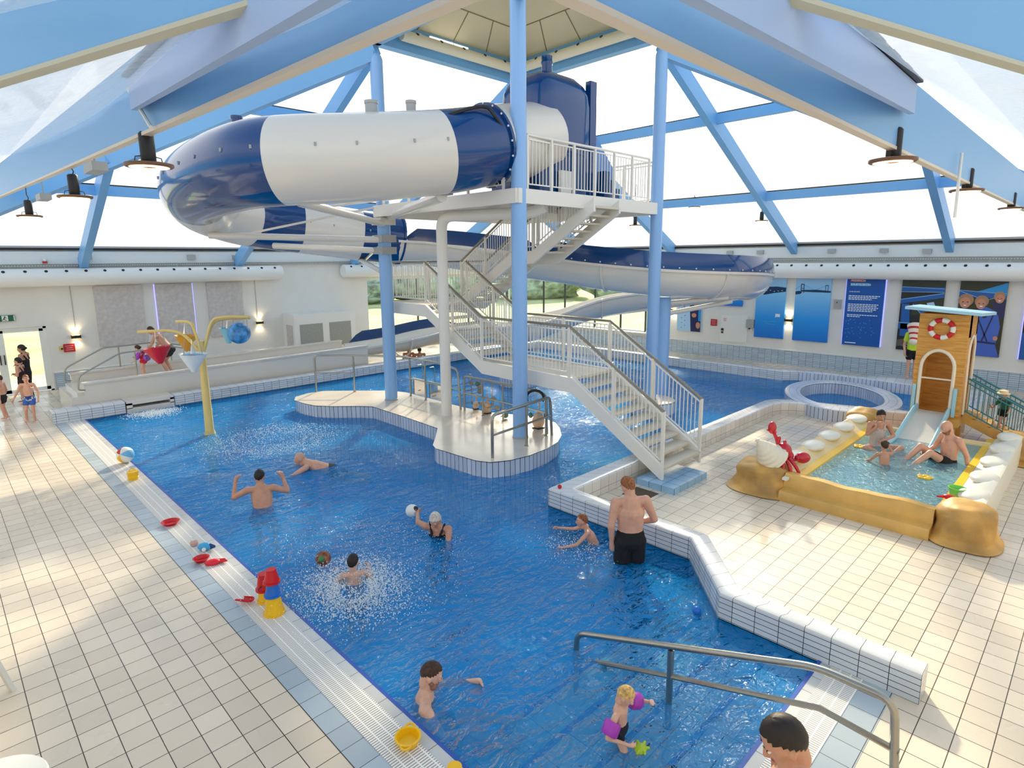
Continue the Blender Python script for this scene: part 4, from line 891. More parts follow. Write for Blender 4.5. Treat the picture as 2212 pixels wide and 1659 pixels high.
# hermit crab
CR = mat('crab_red', (200, 18, 44), .25, coat=.4); SH = mat('shell_white', (236, 228, 208), .45)
o = V((10.22, 3.92, .52)); t = thing('hermit_crab', 'red hermit crab figure with a white spiral shell sitting on the left rock', 'figure', o)
hR, aw = V((.7, -.714, 0)), V((.714, .7, 0))         # picture right, away
ax = (-hR * .62 + V((0, 0, .72)) - aw * .12).normalized(); M_ = ax.to_track_quat('Z', 'Y').to_matrix(); sc = o - hR * .03 + V((0, 0, .06)) - aw * .05
pr = []
for i in range(40):
    u = i / 39; r_ = .3 * (1 - u) ** .75 * (1 + .035 * math.sin(u * 44)) * min(1, .55 + u * 7); pr.append((r_, -.1 + u * .52))
build(MB().lathe([(.0, -.08)] + pr[:-1] + [(.05, .43), (0, .45)], 30, M_, sc), 'shell', SH, t, 60)
P = lambda r_, a_, z: o + hR * r_ + aw * a_ + V((0, 0, z))
build(MB().ell(P(.2, -.02, .15), (.13, .13, .15), 18, 12).ell(P(.27, -.02, .08), (.1, .1, .09), 14, 9), 'body', CR, t)
for p in (P(.19, -.05, .33), P(.12, .02, .38)): build(MB().cap(p - V((0, 0, .08)), p, .022, .03), 'eye_stalk', CR, t)
for q_ in ([P(.26, -.02, .05), P(.36, -.04, .0), P(.44, -.04, .02)], [P(.12, .05, .25), P(.09, .1, .38), P(.03, .1, .48)]):
    build(MB().tube(spline(q_, 5), .03, 10), 'claw_arm', CR, t)
build(MB().ell(P(.52, -.05, .04), (.13, .09, .1), 16, 10, Matrix.Rotation(R(-45), 3, 'Z')).ell(P(.44, -.05, .04), (.07, .06, .06), 12, 8), 'claw', CR, t)
build(MB().ell(P(.02, .1, .54), (.08, .07, .11), 16, 10).cap(P(.06, .1, .46), P(-.06, .1, .5), .04, .015), 'claw', CR, t)
for i in range(3): build(MB().tube(spline([P(.1 + .07 * i, -.16, .06), P(.09 + .1 * i, -.27, -.02), P(.08 + .13 * i, -.31, -.12), P(.08 + .15 * i, -.3, -.2)], 5), [.03] * 8 + [.028] * 4 + [.02] * 4, 10), 'leg', CR, t)

# slide hut
WOODM = bpy.data.materials.new('hut_wood'); WOODM.use_nodes = True; nn = WOODM.node_tree.nodes; LL = WOODM.node_tree.links
tcn = nn.new('ShaderNodeTexCoord'); mpn = nn.new('ShaderNodeMapping'); mpn.inputs['Scale'].default_value = (1.2, 1.2, 14); nz = nn.new('ShaderNodeTexNoise'); nz.inputs['Scale'].default_value = 2.2; nz.inputs['Detail'].default_value = 6; nz.inputs['Distortion'].default_value = .6
crr = nn.new('ShaderNodeValToRGB'); crr.color_ramp.elements[0].color = lin((196, 130, 52)); crr.color_ramp.elements[0].position = .3; crr.color_ramp.elements[1].color = lin((232, 176, 88)); crr.color_ramp.elements[1].position = .7
LL.new(tcn.outputs['Object'], mpn.inputs[0]); LL.new(mpn.outputs[0], nz.inputs[0]); LL.new(nz.outputs['Fac'], crr.inputs[0]); LL.new(crr.outputs[0], nn['Principled BSDF'].inputs['Base Color']); nn['Principled BSDF'].inputs['Roughness'].default_value = .45
LBL = mat('pale_blue_plastic', (168, 214, 232), .35); CRM = mat('cream_trim', (244, 232, 210), .4)
X0, X2, YL, YR, ZB, ZT = 15.4, 16.45, 2.97, 2.08, .6, 2.78
t = thing('slide_hut', 'tall wooden slide hut with a pale blue roof and arched doorway', 'play hut', (15.9, 2.5, 0))
aw_, ah = .3, 1.62   # arch half width, spring height
yc = (YL + YR) / 2 + .02
def arch_panel(x0, x1):
    q = MB(); inn = [(yc + aw_, ZB + .02)] + [(yc + aw_ * math.cos(math.pi * k / 14), ZB + .02 + 1.0 + .38 * math.sin(math.pi * k / 14)) for k in range(15)] + [(yc - aw_, ZB + .02)]
    out = [(YL, ZB)] + [(YL, ZT), (YR, ZT), (YR, ZB)]
    poly = [V((a, b, 0)) for a, b in out + inn[::-1]]; flat = out + inn[::-1]; nI = len(flat)
    k = len(q.v)
    for x in (x0, x1): q.v += [V((x, a, b)) for a, b in flat]
    for tr_ in tessellate_polygon([poly]): q.face([k + i for i in tr_]); q.face([k + nI + i for i in tr_[::-1]])
    for i in range(nI): q.face([k + i, k + (i + 1) % nI, k + nI + (i + 1) % nI, k + nI + i])
    return q, inn
q, inn = arch_panel(X0, X0 + .05); build(q, 'front_panel', WOODM, t, 0)
build(MB().bb((X0 + .05, YL - .04, ZB), (X2, YL, ZT)), 'side_panel', WOODM, t, 0)
build(MB().bb((X0 + .05, YR, ZB), (X0 + .3, YR + .04, ZT)).bb((X2 - .12, YR, ZB), (X2, YR + .04, ZT)).bb((X0 + .05, YR, 2.3), (X2, YR + .04, ZT)), 'side_panel', WOODM, t, 0)
build(MB().bb((X2 - .04, YR, ZB), (X2, YL, ZT)), 'back_panel', WOODM, t, 0)
build(MB().bb((X0, YR, ZB - .06), (X2, YL, ZB)), 'hut_floor', WOODM, t, 0)
def archtrim(xx, c0, pts, w_): return MB().tube([(xx, a, b) for a, b in pts], w_, 8)
build(archtrim(X0 - .01, 0, inn, .035), 'door_arch', CRM, t)
build(MB().tube([(X0, yc + aw_, ZB + .78), (X0, yc - aw_, ZB + .78)], .018, 8), 'safety_bar', CRM, t)
build(MB().tube([(X0 + .38, YR - .01, ZB)] + [((X0 + X2) / 2 + .03 - .33 * math.cos(math.pi * k / 12), YR - .01, 2.0 + .3 * math.sin(math.pi * k / 12)) for k in range(13)] + [(X2 - .1, YR - .01, ZB)], .03, 8), 'side_arch', CRM, t)
q = MB(); zl, zr_ = .14, -.05
q.v += [V((X0 - .35, YL + .22, ZT + .1)), V((X0 - .35, YR - .22, ZT + .02)), V((X2 + .12, YR - .28, ZT - .05)), V((X2 + .12, YL + .25, ZT + .05))]; q.v += [p + V((0, 0, .06)) for p in q.v[:4]]
for f in ([3, 2, 1, 0], [4, 5, 6, 7], [0, 1, 5, 4], [1, 2, 6, 5], [2, 3, 7, 6], [3, 0, 4, 7]): q.face(f)
build(q, 'roof', LBL, t, 0)
for a in (.0,):
    rg = None
    for i in range(10):
        g = MB(); pts = [(X0 - .05, yc + .2 * math.cos(2 * math.pi * (i + k / 4) / 10 + .31), 2.47 + .185 * math.sin(2 * math.pi * (i + k / 4) / 10 + .31)) for k in range(5)]
        pts = [V(p) for p in pts]; p_ = MB().tube(pts, .05, 10)
        if rg is None: rg = thing('life_ring', 'red and white life ring mounted on the front of the slide hut', 'life ring', (X0 - .05, yc, 2.3))
        sgm = build(p_, 'ring_segment', RED if i % 2 else WHITE, rg, 50); sgm['label'] = 'red segment' if i % 2 else 'white segment'
for y in (YL - .12, YR + .12):
    for x in (X0 + .14, X2 - .14): build(MB().bb((x - .07, y - .07, 0), (x + .07, y + .07, ZB - .05)), 'leg', SAND, t, 0)
build(MB().bb((X0 - .06, YR - .02, ZB - .22), (X2, YL + .02, ZB - .06)), 'base_beam', SAND, t, 0)
# chute
t2 = thing('toddler_slide', 'short white slide chute with pale blue sides running from the hut into the toddler pool', 'slide', (14.2, 2.45, .25))
prf = [(15.45, .66), (15.15, .64), (14.75, .53), (14.2, .36), (13.75, .25), (13.4, .2)]
pr_ = spline([(x, 0, z) for x, z in prf], 5)
wd = lambda x: .27 + (15.45 - x) * .02
build(MB().grid([[(p.x, yc - wd(p.x) - .02, p.z), (p.x, yc - wd(p.x) * .5, p.z - .01), (p.x, yc + wd(p.x) * .5, p.z - .01), (p.x, yc + wd(p.x) + .02, p.z)] for p in pr_]).grid([[(p.x, yc - wd(p.x), p.z - .04), (p.x, yc + wd(p.x), p.z - .04)] for p in pr_]), 'chute', GEL, t2, 50)
for sg in (-1, 1):
    g = MB(); rows = []
    for p in pr_: y = yc + sg * (wd(p.x) + .02); rows.append([(p.x, y - .025, p.z - .05), (p.x, y - .025, p.z + .12), (p.x, y, p.z + .145), (p.x, y + .025, p.z + .12), (p.x, y + .025, p.z - .05), (p.x, y - .025, p.z - .05)])
    g.grid(rows); build(g, 'side_rail', LBL, t2, 50)
    build(MB().bb((15.33, yc + sg * (aw_ + .07) - .03, ZB), (15.4, yc + sg * (aw_ + .07) + .03, ZB + .62)), 'grab_board', LBL, t2, 20)
# ramp with railing on the right of the hut
TEAL = mat('teal_steel', (64, 128, 140), .4, .2)
t = thing('hut_ramp', 'sand coloured stair ramp with teal railings climbing to the slide hut', 'ramp', (16.1, 1.6, 0))
q = MB(); a, b = V((16.1, YR, .58)), V((16.1, 1.02, .1)); q.bar(a - V((0, 0, .06)), b - V((0, 0, .06)), .62, .16); build(q, 'ramp_body', SAND, t, 0)
for i in range(4): p = a.lerp(b, (i + .5) / 4); build(MB().box(p + V((0, 0, .04)), (.6, .24, .06)), 'ramp_step', SAND, t, 0)
for x in (15.8, 16.4):
    r1, r2 = V((x, YR, 1.42)), V((x, 1.0, .86)); d_ = V((0, 0, -.1))
    build(MB().tube([r1 + V((0, .1, 0)), r1, r2, r2 - V((0, .25, 0))], .02, 8), 'handrail', TEAL, t); build(MB().tube([r1 + d_ + V((0, .1, 0)), r1 + d_, r2 + d_, r2 + d_ - V((0, .2, 0))], .014, 8), 'upper_rail', TEAL, t); build(MB().tube([r1 - V((0, 0, .72)), r2 - V((0, 0, .68))], .014, 8), 'lower_rail', TEAL, t)
    for i in range(13):
        p = r1.lerp(r2, i / 12); build(MB().tube([p, p - V((0, 0, .71))], .008, 6), 'baluster', TEAL, t)
for x in (15.78, 16.42): build(MB().lathe([(.085, 0), (.085, .95), (.09, .98), (.06, 1.02), (0, 1.03)], 16, c=(x, .72, 0)), 'end_post', mat('post_yellow', (232, 186, 84), .4), t)
build(MB().tube([(15.78, .72, .9), (16.42, .72, .9)], .04, 10), 'cross_pipe', YW, t)

# ================================================================== PEOPLE
def person(label, loc, head_deg, H, pose=None, skin=0, build_=1.0, child=False, hair=None, clothes=(), look=None, vox=.01, curl=35, beard=None, group=None):
    """one continuous skin surface grown from joints; local frame: x right hand, y ahead, z up"""
    k = H; s = H / 1.75 * build_; hs = (H / 1.75) ** .5 * (1.0 if not child else .98) if child else H / 1.75
    hz = k - .118 * hs
    J = dict(pel=(0, 0, .525 * k if not child else .5 * k), chest=(0, .0, .73 * k if not child else .70 * k), neck=(0, -.005 * k, hz - .13 * hs), head=(0, .018 * k, hz),
             shR=(.108 * k, 0, hz - .185 * hs), shL=(-.108 * k, 0, hz - .185 * hs), elR=(.145 * k, -.02 * k, .63 * k), elL=(-.145 * k, -.02 * k, .63 * k), wrR=(.15 * k, .04 * k, .49 * k), wrL=(-.15 * k, .04 * k, .49 * k),
             hiR=(.052 * k, 0, .51 * k if not child else .485 * k), hiL=(-.052 * k, 0, .51 * k if not child else .485 * k), knR=(.055 * k, .012 * k, .28 * k), knL=(-.055 * k, .012 * k, .28 * k),
             anR=(.055 * k, -.012 * k, .04 * k), anL=(-.055 * k, -.012 * k, .04 * k), toR=None, toL=None, hdR=None, hdL=None)
    if pose: J.update(pose)
    J = {a: (V(b) if b is not None else None) for a, b in J.items()}
    root = thing('person', label, 'person', loc, group); root.rotation_euler = (0, 0, R(head_deg - 90))
    side = (J['shR'] - J['shL']).normalized(); q = MB()
    C_ = lambda a, b, ra, rb, fl=1, sd=None: q.cap(a, b, ra * s, rb * s, sd, fl)
    up = (J['chest'] - J['pel']).normalized()
    C_(J['pel'], J['pel'].lerp(J['chest'], .5), .112, .1, 1.4, side); C_(J['pel'].lerp(J['chest'], .45), J['chest'], .1, .112, 1.42, side)
    C_(J['chest'], J['neck'].lerp(J['chest'], .25), .108, .07, 1.3, side); C_(J['shL'], J['shR'], .052, .052); C_(J['neck'] - up * .05 * s, J['head'] - up * .03 * s, .056, .054)
    for S in 'LR':
        C_(J['sh' + S], J['el' + S], .058, .04); C_(J['el' + S], J['wr' + S], .041, .027)
        fwd = V((0, 1, 0))
        C_(J['hi' + S], J['kn' + S], .088, .056); C_(J['kn' + S], J['an' + S], .056, .036)
        to = J['to' + S]
        if to is None: to = J['an' + S] + V((0, .13 * s, -.025 * s))
        f_ = (to - J['an' + S]).normalized(); C_(J['an' + S] - f_ * .035 * s - V((0, 0, .012 * s)), to - f_ * .02 * s, .034, .026, 1.3, f_.cross(V((0, 0, 1))))
        for i in range(5): C_(to + f_.cross(V((0, 0, 1))) * (i - 2) * .016 * s - f_ * .03 * s, to + f_.cross(V((0, 0, 1))) * (i - 2) * .018 * s + f_ * .018 * s, .012, .01)
        # hand
        d = J['hd' + S] if J['hd' + S] is not None else (J['wr' + S] - J['el' + S]).normalized(); d = d.normalized()
        inw = (V((-.8 if S == 'R' else .8, .3, -.2))); n_ = (inw - d * inw.dot(d)).normalized(); a = d.cross(n_) * (1 if S == 'R' else -1)
        if a.dot(V((0, 1, .3))) < 0: a = -a
        w_ = J['wr' + S]; hk = s * 1.02
        q.cap(w_, w_ + d * .08 * hk, .026 * hk, .03 * hk, a, 1.35)
        for i in range(4):
            L = (.072, .082, .077, .06)[i] * hk; b0 = w_ + d * .085 * hk + a * (.033 - .022 * i) * hk
            c1, c2 = R(curl), R(curl * 2); b1 = b0 + (d * math.cos(c1) + n_ * math.sin(c1)) * L * .52; b2 = b1 + (d * math.cos(c2) + n_ * math.sin(c2)) * L * .5
            q.cap(b0 - d * .015 * hk, b1, .0105 * hk, .0095 * hk, n=8); q.cap(b1, b2, .0095 * hk, .008 * hk, n=8)
        t0 = w_ + d * .025 * hk + a * .03 * hk; t1 = t0 + (d * .6 + a * .75 + n_ * .3).normalized() * .045 * hk; q.cap(t0, t1, .014 * hk, .011 * hk, n=8); q.cap(t1, t1 + (d * .9 + a * .2 + n_ * .4).normalized() * .03 * hk, .011 * hk, .009 * hk, n=8)
    # head
    hc = J['head']; f = V(look if look else (0, 1, -.05)).normalized(); r_ = f.cross(V((0, 0, 1))).normalized(); u = r_.cross(f); M = Matrix((r_, f, u)).transposed()
    h_ = hs; W = lambda x, y, z: hc + (r_ * x + f * y + u * z) * h_
    q.ell(W(0, -.005, .015), (.076 * h_, .097 * h_, .1 * h_), 18, 12, M); q.cap(W(0, .035, -.02), W(0, .05, -.088), .06 * h_, .036 * h_, r_, 1.1); q.cap(W(0, -.03, -.04), W(0, -.02, -.11), .058 * h_, .054 * h_)
    q.cap(W(0, .093, .012), W(0, .112, -.03), .009 * h_, .014 * h_); q.cap(W(-.012, .1, -.034), W(.012, .1, -.034), .01 * h_, .01 * h_); q.cap(W(-.04, .08, .03), W(.04, .08, .03), .014 * h_, .014 * h_); q.cap(W(-.014, .085, -.066), W(.014, .085, -.066), .011 * h_, .011 * h_)
    for g in (-1, 1): q.ell(W(.078 * g, -.005, -.012), (.012 * h_, .02 * h_, .032 * h_), 10, 7, M)
    o = build(q, 'body', SKIN[skin], root, 0, local=True)
    md = o.modifiers.new('join', 'REMESH'); md.mode = 'VOXEL'; md.voxel_size = vox; md.use_smooth_shade = True
    sm = o.modifiers.new('soften', 'SMOOTH'); sm.factor = .5; sm.iterations = 3
    for g in (-1, 1):
        e = MB().ell(W(.031 * g, .083, .008), (.0145 * h_, .011 * h_, .0085 * h_), 10, 7, M); e.k = 1; e.ell(W(.031 * g, .0925, .008), (.006 * h_, .004 * h_, .0065 * h_), 8, 6, M)
        build(e, 'eye', [EYEW, EYED], root, local=True)
        if hair: build(MB().cap(W(.018 * g, .096, .03), W(.048 * g, .086, .03), .0045 * h_, .0035 * h_, n=6), 'eyebrow', hair[1], root, local=True)
    build(MB().cap(W(-.018, .092, -.062), W(.018, .092, -.062), .0065 * h_, .0065 * h_, n=8), 'lips', LIPS, root, local=True)
    if beard:
        b_ = MB(); b_.cap(W(-.03, .055, -.085), W(.03, .055, -.085), .0405 * h_, .0405 * h_); b_.cap(W(-.056, .02, -.05), W(-.03, .055, -.085), .024 * h_, .024 * h_); b_.cap(W(.056, .02, -.05), W(.03, .055, -.085), .024 * h_, .024 * h_)
        build(b_, 'beard', beard, root, 60, local=True)
    if hair:
        st, hm = hair; g = MB(); e = MB().ell((0, 0, 0), 1, 30, 20); keep = []
        for p in e.v:
            nn = .05 * noise.noise(p * 5 + V((label.__len__(), 0, 0))); lim = {'short': .78 * p.y - .12, 'bob': .95 * p.y - .42, 'long': .95 * p.y - .5, 'crop': .74 * p.y - .02, 'cap': .3}[st]
            keep.append(p.z > lim + nn)
            th = 1.07 if st == 'crop' else 1.1; rr = th + .035 * noise.noise(p * 7) + (.06 * max(0, p.z) if st != 'crop' else 0)
            g.v.append(W(p.x * .076 * rr, -.006 + p.y * .097 * rr, .017 + p.z * .1 * rr))
        g.f = [fc for fc in e.f if all(keep[i] for i in fc)]; g.m = [0] * len(g.f); g.u = [None] * len(g.f)
        if st == 'long': g.ell(W(0, -.115, .01), (.035 * h_,) * 3, 12, 8)
        if st == 'bob': g.cap(W(0, -.05, -.02), W(0, -.06, -.09), .075 * h_, .06 * h_)
        build(g, 'hair', hm, root, 70, local=True)
    for c in clothes:
        ty, cm = c[0], c[1]; g = MB(); nm = ty; i_ = 1.13
        if ty in ('swim_trunks', 'shorts', 'swim_briefs'):
            ln = c[2] if len(c) > 2 else (.55 if ty != 'swim_briefs' else .22)
            g.cap(J['pel'] - up * .01 * s, J['pel'] + up * .07 * s, .126 * s, .114 * s, side, 1.42); g.cap(J['hiL'], J['hiR'], .108 * s, .108 * s)
            for S in 'LR': g.cap(J['hi' + S] + up * .01, J['hi' + S].lerp(J['kn' + S], ln), .1 * s, (.098 if ty != 'swim_briefs' else .086) * s)
        elif ty in ('swimsuit', 'top'):
            g.cap(J['pel'] if ty == 'swimsuit' else J['pel'].lerp(J['chest'], .3), J['pel'].lerp(J['chest'], .5), .118 * s, .106 * s, side, 1.42); g.cap(J['pel'].lerp(J['chest'], .45), J['chest'] - up * .02, .106 * s, .119 * s, side, 1.4)
            if ty == 'swimsuit':
                for S in 'LR': g.cap(J['hi' + S], J['hi' + S].lerp(J['kn' + S], .12), .098 * s, .09 * s)
            for S in 'LR':
                sh = J['sh' + S].lerp(J['neck'], .35)
                for yy in (.1, -.1): g.cap(J['chest'].lerp(J['sh' + S], .4) + V((0, yy * s, -.02)), sh + V((0, .0, .05 * s)), .022 * s, .016 * s, n=8)
        elif ty == 'tshirt':
            g.cap(J['pel'] + up * .02, J['chest'], .125 * s, .128 * s, side, 1.42); g.cap(J['chest'], J['neck'], .122 * s, .07 * s, side, 1.3); g.cap(J['shL'], J['shR'], .066 * s, .066 * s)
            for S in 'LR': g.cap(J['sh' + S], J['sh' + S].lerp(J['el' + S], .55), .074 * s, .066 * s)
        elif ty == 'leggings':
            g.cap(J['pel'], J['pel'] + up * .08 * s, .118 * s, .108 * s, side, 1.42)
            for S in 'LR': g.cap(J['hi' + S], J['kn' + S], .098 * s, .068 * s); g.cap(J['kn' + S], J['an' + S].lerp(J['kn' + S], .15), .068 * s, .06 * s)
        co_ = build(g, nm, cm, root, 0, local=True); md = co_.modifiers.new('join', 'REMESH'); md.mode = 'VOXEL'; md.voxel_size = max(vox, .009); md.use_smooth_shade = True
        sm = co_.modifiers.new('soften', 'SMOOTH'); sm.factor = .5; sm.iterations = 2
    root['_j'] = 0; del root['_j']
    return root, J, s
EYEW = mat('eye_white', (238, 234, 228), .3); EYED = mat('eye_dark', (40, 28, 22), .2); LIPS = mat('lips', (186, 104, 96), .45)
HBR = mat('hair_brown', (66, 42, 28), .6, vary=.4, scale=40); HDK = mat('hair_dark', (30, 20, 16), .55, vary=.4, scale=40); HBL = mat('hair_blond', (222, 180, 110), .6, vary=.25, scale=40); HGR = mat('hair_grey', (214, 206, 194), .6, vary=.2, scale=40); HGI = mat('hair_ginger', (150, 92, 52), .6, vary=.35, scale=40)
STUB = mat('stubble', (150, 108, 86), .7)
def fab(n_, c, v=0, sc=20): return mat('swimwear_' + n_, c, .7, vary=v, scale=sc)
PURP = mat('armband_purple', (178, 62, 190), .35)

person('man with bare back and black shorts standing in the water by the white kerb', (6.33, 4.2, -.68), 52, 1.86,
       dict(head=(-.03, .06, 1.7), shR=(.2, -.0, 1.52), shL=(-.2, .03, 1.5), elR=(.33, .0, 1.24), wrR=(.2, .2, 1.12), elL=(-.27, -.02, 1.2), wrL=(-.24, .03, .93)), 0, 1.12, hair=('short', HGI), clothes=[('shorts', BLACKF, .62)], look=(-.35, .9, -.45))
person('boy in purple trunks wading left beside the man in black shorts', (6.37, 4.94, -.68), 135, 1.14,
       dict(pel=(.0, -.14, .55), chest=(0, -.03, .76), neck=(0, .03, .88), head=(0, .09, .99), shR=(.12, .01, .85), shL=(-.12, .02, .85), elR=(.17, .2, .78), wrR=(.13, .42, .82), elL=(-.2, .18, .72), wrL=(-.17, .38, .66), hiR=(.06, -.14, .53), hiL=(-.06, -.14, .53), knR=(.07, -.02, .3), knL=(-.07, -.12, .3)), 0, child=True, hair=('short', HGI), clothes=[('swim_briefs', fab('purple', (96, 70, 170), .3), .3)], look=(-.1, 1, 0))
p3 = person('grey haired woman in a dark swimsuit reaching out sideways with a white ball', (5.02, 6.68, -.92), 215, 1.64,
       dict(pel=(0, -.12, .66), chest=(0, .02, .94), neck=(0, .08, 1.1), head=(0, .15, 1.2), shR=(.17, .07, 1.04), shL=(-.17, .05, 1.02), elR=(.36, -.1, 1.02), wrR=(.45, -.35, 1.04), elL=(-.2, .2, .82), wrL=(-.02, .32, .72), hiR=(.085, -.12, .63), hiL=(-.085, -.12, .63), knR=(.12, .2, .45), knL=(-.12, .22, .42), anR=(.1, -.05, .06), anL=(-.1, -.05, .06)), 1, hair=('bob', HGR), clothes=[('swimsuit', fab('black', (24, 24, 28)))], look=(.1, .8, -.55), vox=.009)
person('boy seen from behind in the middle of a white splash', (3.43, 6.37, -.95), 62, 1.3,
       dict(elR=(.24, .08, .88), wrR=(.2, .3, .95), elL=(-.26, .1, .85), wrL=(-.22, .32, .9)), 3, child=True, hair=('short', HDK), clothes=[('swim_trunks', fab('dark_blue', (30, 40, 70)))], look=(.35, 1, -.1))
person('dark haired man seen from behind with both hands raised at the water surface', (3.63, 9.75, -.96), 62, 1.8,
       dict(pel=(.04, -.2, .78), chest=(.02, -.04, 1.1), neck=(0, .0, 1.27), head=(0, .04, 1.4), shR=(.2, -.02, 1.2), shL=(-.2, -.02, 1.2), elR=(.42, .02, 1.1), wrR=(.36, .12, 1.3), elL=(-.42, .02, 1.08), wrL=(-.4, .14, 1.3), hiR=(.1, -.22, .75), hiL=(-.08, -.22, .75), knR=(.2, .02, .5), knL=(-.1, .05, .45), anR=(.2, -.35, .2), anL=(-.06, -.3, .12), hdR=(-.2, .1, .6), hdL=(.2, .1, .6)), 1, 1.05, hair=('crop', HDK), clothes=[('swim_trunks', fab('black_trunks', (22, 22, 26)), .5)], look=(.1, 1, -.1))
person('bald man swimming away to the left behind the dark haired man', (4.95, 10.85, -.85), 150, 1.78,
       dict(pel=(.05, -.5, .72), chest=(.0, -.16, .86), neck=(0, .02, .97), head=(0, .1, 1.04), shR=(.18, -.04, .9), shL=(-.18, -.02, .9), elR=(.34, .2, .8), wrR=(.25, .45, .75), elL=(-.32, .22, .8), wrL=(-.24, .46, .75), hiR=(.1, -.52, .7), hiL=(-.08, -.52, .7), knR=(.14, -.85, .58), knL=(-.12, -.82, .52), anR=(.12, -1.2, .5), anL=(-.1, -1.15, .45)), 0, 1.03, clothes=[('swim_trunks', fab('grey_trunks', (70, 70, 76)))], look=(-.1, 1, -.15))
person('man with receding brown hair sitting low in the water at the pool edge', (2.82, 4.12, -.62), -38, 1.78,
       dict(pel=(0, .0, .16), chest=(0, .03, .5), neck=(0, .06, .7), head=(0, .11, .84), shR=(.19, .05, .62), shL=(-.19, .05, .62), elR=(.3, .2, .42), wrR=(.22, .42, .4), elL=(-.28, .22, .52), wrL=(-.18, .48, .58), hiR=(.09, .03, .14), hiL=(-.09, .03, .14), knR=(.13, .46, .26), knL=(-.1, .46, .3), anR=(.13, .86, .12), anL=(-.1, .88, .16), toR=(.14, .95, .2), toL=(-.1, .97, .24)), 3, 1.05, hair=('crop', HBR), beard=STUB, clothes=[('swim_trunks', fab('navy', (22, 28, 52)), .55)], look=(.05, 1, -.45), vox=.007)
p8, J8, s8 = person('small blond boy with purple armbands stepping through the shallow water', (3.7, 2.5, -.33), -78, .9,
       dict(head=(.02, .05, .79), neck=(0, .02, .67), shR=(.11, .0, .63), shL=(-.11, .02, .64), elR=(.21, -.02, .5), wrR=(.11, .13, .43), elL=(-.22, .1, .6), wrL=(-.15, .2, .68), hdR=(-.6, .7, -.2), hdL=(.3, .3, .5), knR=(.06, .09, .25), anR=(.06, .04, .05), knL=(-.05, -.02, .25), anL=(-.05, -.14, .06)), 3, child=True, hair=('short', HBL), clothes=[('swim_briefs', fab('dark_navy', (16, 22, 40)), .24)], look=(-.15, 1, -.6), vox=.006, curl=45)
for S in 'RL':
    a, b = J8['sh' + S].lerp(J8['el' + S], .2), J8['sh' + S].lerp(J8['el' + S], .85); g = MB(); t_ = (b - a).normalized(); x_ = t_.orthogonal().normalized(); y_ = t_.cross(x_)
    rows = [[c + (x_ * math.cos(i * math.pi / 8) + y_ * math.sin(i * math.pi / 8)) * rr for i in range(17)] for c, rr in ((a, .03), (a, .062), (a.lerp(b, .15), .07), (a.lerp(b, .85), .07), (b, .062), (b, .03))]
    build(g.grid(rows), 'armband', PURP, p8, 50, local=True)
g = MB(); wv = J8['wrR'] + V((-.04, .08, -.02)); g.ell(wv, (.06, .05, .025), 12, 8)
for i in range(6): g.cap(wv, wv + V((.07 * math.cos(i), .06 * math.sin(i), .01)), .018, .012, n=8)
o = p8.matrix_basis; mw = Matrix.Translation(p8.location) @ p8.rotation_euler.to_matrix().to_4x4(); g.v = [mw @ p for p in g.v]
solo(g, 'sand_mould', mat('lime_toy', (172, 200, 40), .4), 'lime green toy held in the hand of the blond boy with armbands', 'toy')
person('man with short dark hair in the bottom right corner cut off by the frame', (2.77, .84, 0), 128, 1.83, dict(head=(0, .06, 1.66), neck=(0, .0, 1.52)), 1, 1.08, hair=('short', HDK), clothes=[('shorts', BLACKF)], look=(0, 1, -.6), vox=.008)
# toddler pool
sit = dict(pel=(0, -.02, .12), hiR=(.09, .0, .12), hiL=(-.09, .0, .12), chest=(0, .0, .5), neck=(0, .02, .68), head=(0, .05, .8), shR=(.17, .02, .62), shL=(-.17, .02, .62))
person('dark haired woman in a pale swimsuit sitting cross legged in the toddler pool', (13.15, 3.02, .12), 222, 1.66, dict(sit, elR=(.26, .12, .44), wrR=(.12, .2, .62), elL=(-.26, .08, .4), wrL=(-.04, .2, .34), knR=(.34, .24, .2), knL=(-.34, .24, .2), anR=(.0, .42, .08), anL=(.06, .5, .07), toR=(-.1, .46, .08), toL=(.16, .5, .08), hdR=(-.1, .2, .9)), 1, hair=('long', HDK), clothes=[('swimsuit', fab('pale', (196, 190, 186)))], look=(.15, 1, -.3))
person('little boy seen from behind playing in the toddler pool', (12.0, 2.6, .14), 40, 1.02, dict(pel=(0, 0, .08), chest=(0, .03, .27), neck=(0, .05, .38), head=(0, .07, .49), shR=(.11, .04, .34), shL=(-.11, .04, .34), elR=(.2, .15, .33), wrR=(.12, .2, .48), elL=(-.2, .1, .2), wrL=(-.22, .25, .14), hiR=(.06, .02, .08), hiL=(-.06, .02, .08), knR=(.1, .22, .12), knL=(-.1, .22, .12), anR=(.1, .4, .06), anL=(-.1, .4, .06)), 1, child=True, hair=('short', HBR), clothes=[('swim_trunks', fab('dark_toddler', (26, 30, 48)))], look=(0, 1, .1))
person('bald bearded man in black trunks sitting in the toddler pool leaning on one arm', (13.02, 1.85, .1), 138, 1.8, dict(sit, chest=(0, -.04, .52), neck=(0, .0, .7), head=(0, .07, .83), shR=(.19, -.04, .63), shL=(-.19, -.04, .63), elL=(-.25, -.16, .36), wrL=(-.25, -.2, .14), hdL=(0, -.3, -.6), elR=(.26, .04, .38), wrR=(.2, .26, .3), knR=(.12, .42, .44), knL=(-.1, .4, .38), anR=(.12, .74, .12), anL=(-.1, .78, .1)), 0, 1.06, beard=STUB, clothes=[('swim_trunks', BLACKF, .4)], look=(0, 1, -.6))
